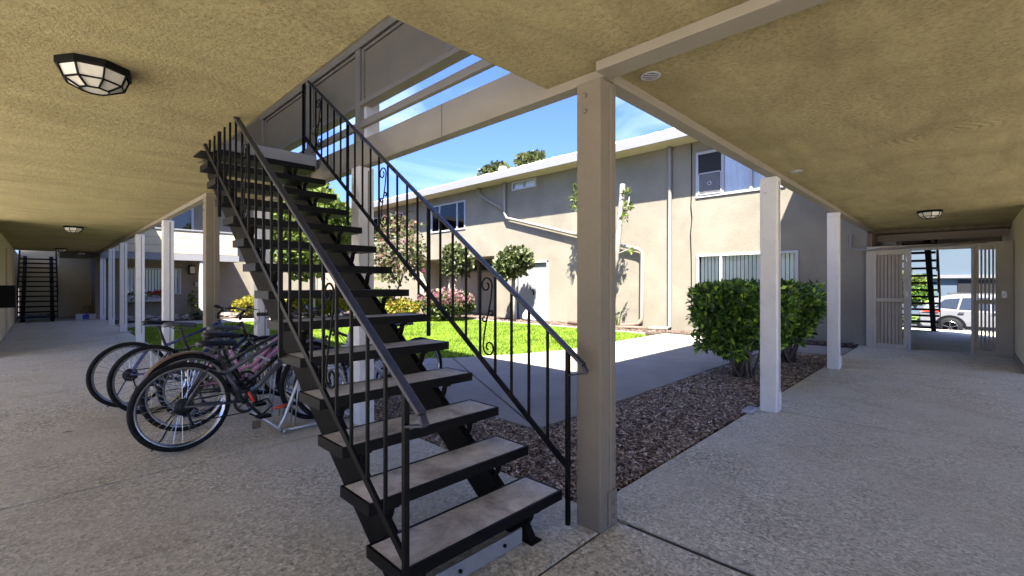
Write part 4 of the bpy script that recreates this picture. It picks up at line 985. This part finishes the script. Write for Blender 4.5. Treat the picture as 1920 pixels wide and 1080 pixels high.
    for s in (-1,1):
        MB().tube([hp(-.06,s*bar_w,.035),hp(-.037,s*(bar_w-.12),.032)],.0165,9).build('grip',M['rubber'],hbo,world=False)
        MB().tube([hp(-.03,s*.15,.028),hp(.02,s*.18,.015),hp(.01,s*(bar_w-.03),-.0)],.0055,6).build('brake_lever',M['darkmetal'],hbo,world=False)
        MB().tube([hp(.0,s*.14,.02),hp(.10,s*.12,.0),hp(.13,s*.03,-.12),(hb.x+.01,s*.02,hb.z+.02)],.0028,5).build('brake_cable',M['black'],hbo,world=False,smooth=True)
    # drivetrain, right side is -y
    ds=-.052
    cr_=MB().lathe([(.088,ds-.002),(.092,ds),(.088,ds+.002),(.070,ds+.002),(.070,ds-.002),(.088,ds-.002)],(bb.x,0,bb.z),28,'y')
    for k in range(5):
        a=k*2*math.pi/5; cr_.bar((bb.x,ds,bb.z),(bb.x+.075*math.cos(a),ds,bb.z+.075*math.sin(a)),.004,.014,(0,1,0))
    co=cr_.build('chainring',M['darkmetal'],b,world=False)
    for s,a in ((-1,-.9),(1,-.9+math.pi)):
        e=(bb.x+.17*math.cos(a),s*.075,bb.z+.17*math.sin(a)); ca=MB().bar((bb.x,s*.06,bb.z),e,.014,.024).build('crank',M['darkmetal'],b,world=False)
        MB().box(e[0]-.045,e[0]+.045,min(e[1],e[1]+s*.09),max(e[1],e[1]+s*.09),e[2]-.012,e[2]+.012).build('pedal',M['black'],ca,world=False)
    MB().lathe([(0,ds-.006),(.030,ds-.006),(.034,ds),(.048,ds+.002),(.050,ds+.008),(.064,ds+.012),(.064,ds+.017),(.0,ds+.018)],(0,0,R_),20,'y').build('cassette',M['darkmetal'],b,world=False)
    MB().bar((0,ds,R_+.045),(bb.x,ds,bb.z+.088),.005,.009).bar((.03,ds,R_-.12),(bb.x,ds,bb.z-.088),.005,.009).build('chain',M['darkmetal'],b,world=False)
    MB().bar((.01,ds-.012,R_-.03),(.045,ds-.012,R_-.15),.012,.035,(0,1,0)).lathe([(0,ds-.018),(.02,ds-.018),(.02,ds-.006),(0,ds-.006)],(.045,0,R_-.15),10,'y').build('derailleur',M['darkmetal'],b,world=False)
    MB().tube([(.0,.06,R_-.01),(-.10,.10,.10),(-.16,.13,.02)],.006,6).build('kickstand',M['black'],b,world=False)
    if fender:
        for c,a0,a1 in ((rh,.15,2.9),(fh,.5,2.6)):
            vs=[];N=20
            for k in range(N+1):
                a=a0+(a1-a0)*k/N
                for j,(yy,dr) in enumerate(((-.032,-.012),(-.018,0),(.018,0),(.032,-.012))): vs.append((c.x+(R_+.018+dr)*math.cos(a),yy,c.z+(R_+.018+dr)*math.sin(a)))
            MB().add(vs,[(4*k+j,4*k+j+1,4*k+5+j,4*k+4+j) for k in range(N) for j in range(3)]).build('mudguard',M[fender],b,world=False,smooth=True)
    if basket:
        bk=MB(); x0=bc.x+.04
        for k in range(9):
            yy=-.15+k*.0375; bk.tube([(x0,yy,bc.z),(x0+.02,yy,bc.z-.2),(x0+.20,yy,bc.z-.2),(x0+.24,yy,bc.z)],.003,4)
        for z in (0,-.1,-.2): bk.tube([(x0,-.15,bc.z+z),(x0+.22,-.15,bc.z+z),(x0+.22,.15,bc.z+z),(x0,.15,bc.z+z)],.004,4,closed=True)
        bk.build('basket',M['chrome'],b,world=False)
    return b
bike('graphite mountain bike nearest the camera, its rear wheel in front of the others',.735,4.15,R(6),'graphite_paint',seat=.76,lean=-.05,steer=.5)
bike('dark bicycle with bronze mudguards, second from the camera',.86,4.70,R(3),'black_paint',seat=.78,fender='bronze_paint',lean=.06)
bike('pink step-through bicycle in the middle of the row',1.00,5.10,R(2),'pink_paint','saddle_grey',seat=.80,step=True,lean=-.04,R_=.29,WB=.98)
bike('black mountain bike with a black and grey saddle, second from the far end',.735,5.54,R(4),'black_paint','saddle_grey',seat=.82,lean=-.06)
bike('navy bicycle farthest from the camera in the row',.62,5.98,R(2),'navy_paint',seat=.82,lean=-.07,steer=-.3)
bike('white bicycle facing the others from the mulch side of the rack',2.90,4.25,R(184),'white_paint','saddle_grey',seat=.80,lean=.05,rackless=True)
bike('dark bicycle with white mudguards on the mulch side behind the pale post',2.95,5.25,R(178),'black_paint',seat=.80,fender='white_paint',rackless=True)
# bike rack: grid of loops along Y
rk=thing('bike_rack','galvanised steel bicycle rack with loops behind the staircase','bike rack',(1.7,5.0,0))
def rb_(m,name='base_tube'): return m.build(name,M['alu'],rk,smooth=True)
rb_(MB().tube([(1.40,3.98,.03),(1.40,6.35,.03)],.017)); rb_(MB().tube([(2.0,3.98,.03),(2.0,6.35,.03)],.017))
for y in (4.02,6.3): rb_(MB().tube([(1.40,y,.03),(2.0,y,.03)],.017))
for y in (4.0,6.33):
    rb_(MB().tube([(1.38,y,.02),(1.36,y,.07),(1.40,y,.14),(1.52,y,.45),(1.56,y,.50),(1.84,y,.50),(1.88,y,.45),(2.0,y,.14),(2.03,y,.07),(2.0,y,.02)],.015),'end_hoop')
for k in range(24):
    y=4.1+k*.094
    if k%3==2: continue
    rb_(MB().tube([(1.52,y,.03),(1.56,y,.50)],.006,6),'upright'); rb_(MB().tube([(1.88,y,.03),(1.84,y,.50)],.006,6),'upright')
rb_(MB().tube([(1.56,4.0,.50),(1.56,6.33,.50)],.010),'top_tube'); rb_(MB().tube([(1.84,4.0,.50),(1.84,6.33,.50)],.010),'top_tube')
# cable lock
lk=thing('cable_lock','black cable lock with red ends and a brass padlock hanging from the nearest bicycle','lock',(1.25,4.18,0))
MB().tube([(1.16,4.14,.36),(1.20,4.10,.28),(1.30,4.10,.30),(1.36,4.16,.22),(1.24,4.12,.15),(1.17,4.10,.20)],.006,7).build('cable',M['black'],lk,smooth=True)
MB().tube([(1.17,4.13,.37),(1.20,4.10,.29)],.011,8).tube([(1.36,4.12,.20),(1.47,4.12,.215)],.013,8).build('end_sleeve',M['red_paint'],lk,smooth=True)
MB().box(1.19,1.25,4.09,4.115,.07,.13).build('padlock',M['bronze_paint'],lk,bevel=.004)
# laundry bag in front of the utility door
tb_=thing('plastic_bag','white plastic bag slumped in front of the utility door','bag',(11.3,10.6,0))
tb_.location=(11.1,10.15,.02)
MB().lathe([(0,0),(.16,.01),(.20,.10),(.17,.22),(.09,.34),(.03,.42),(.06,.47)],n=11).build('body',M['white'],tb_,world=False,smooth=True)
MB().lathe([(0,0),(.15,.01),(.17,.08),(.12,.18),(.03,.26)],(.02,-.3,0),11).build('body',M['white'],tb_,world=False,smooth=True)
bg2=thing('sack','beige sack behind the white boxes at the corridor end','bag',(1.18,22.6,0)); MB().lathe([(0,0),(.2,.02),(.22,.2),(.14,.42),(0,.48)],n=10).build('body',M['panel'],bg2,world=False,smooth=True)
# a fallen leaf
lf=MB().add([(-.02,0,.004),(.02,.015,.012),(.06,0,.006),(.02,-.015,.010)],[(0,1,2),(0,2,3)]).build('dry_leaf',M['bronze_paint'],None); lx,ly=gp(122,812); lf.location=(lx,ly,0); tag(lf,'single dry leaf on the corridor floor at left','leaf')
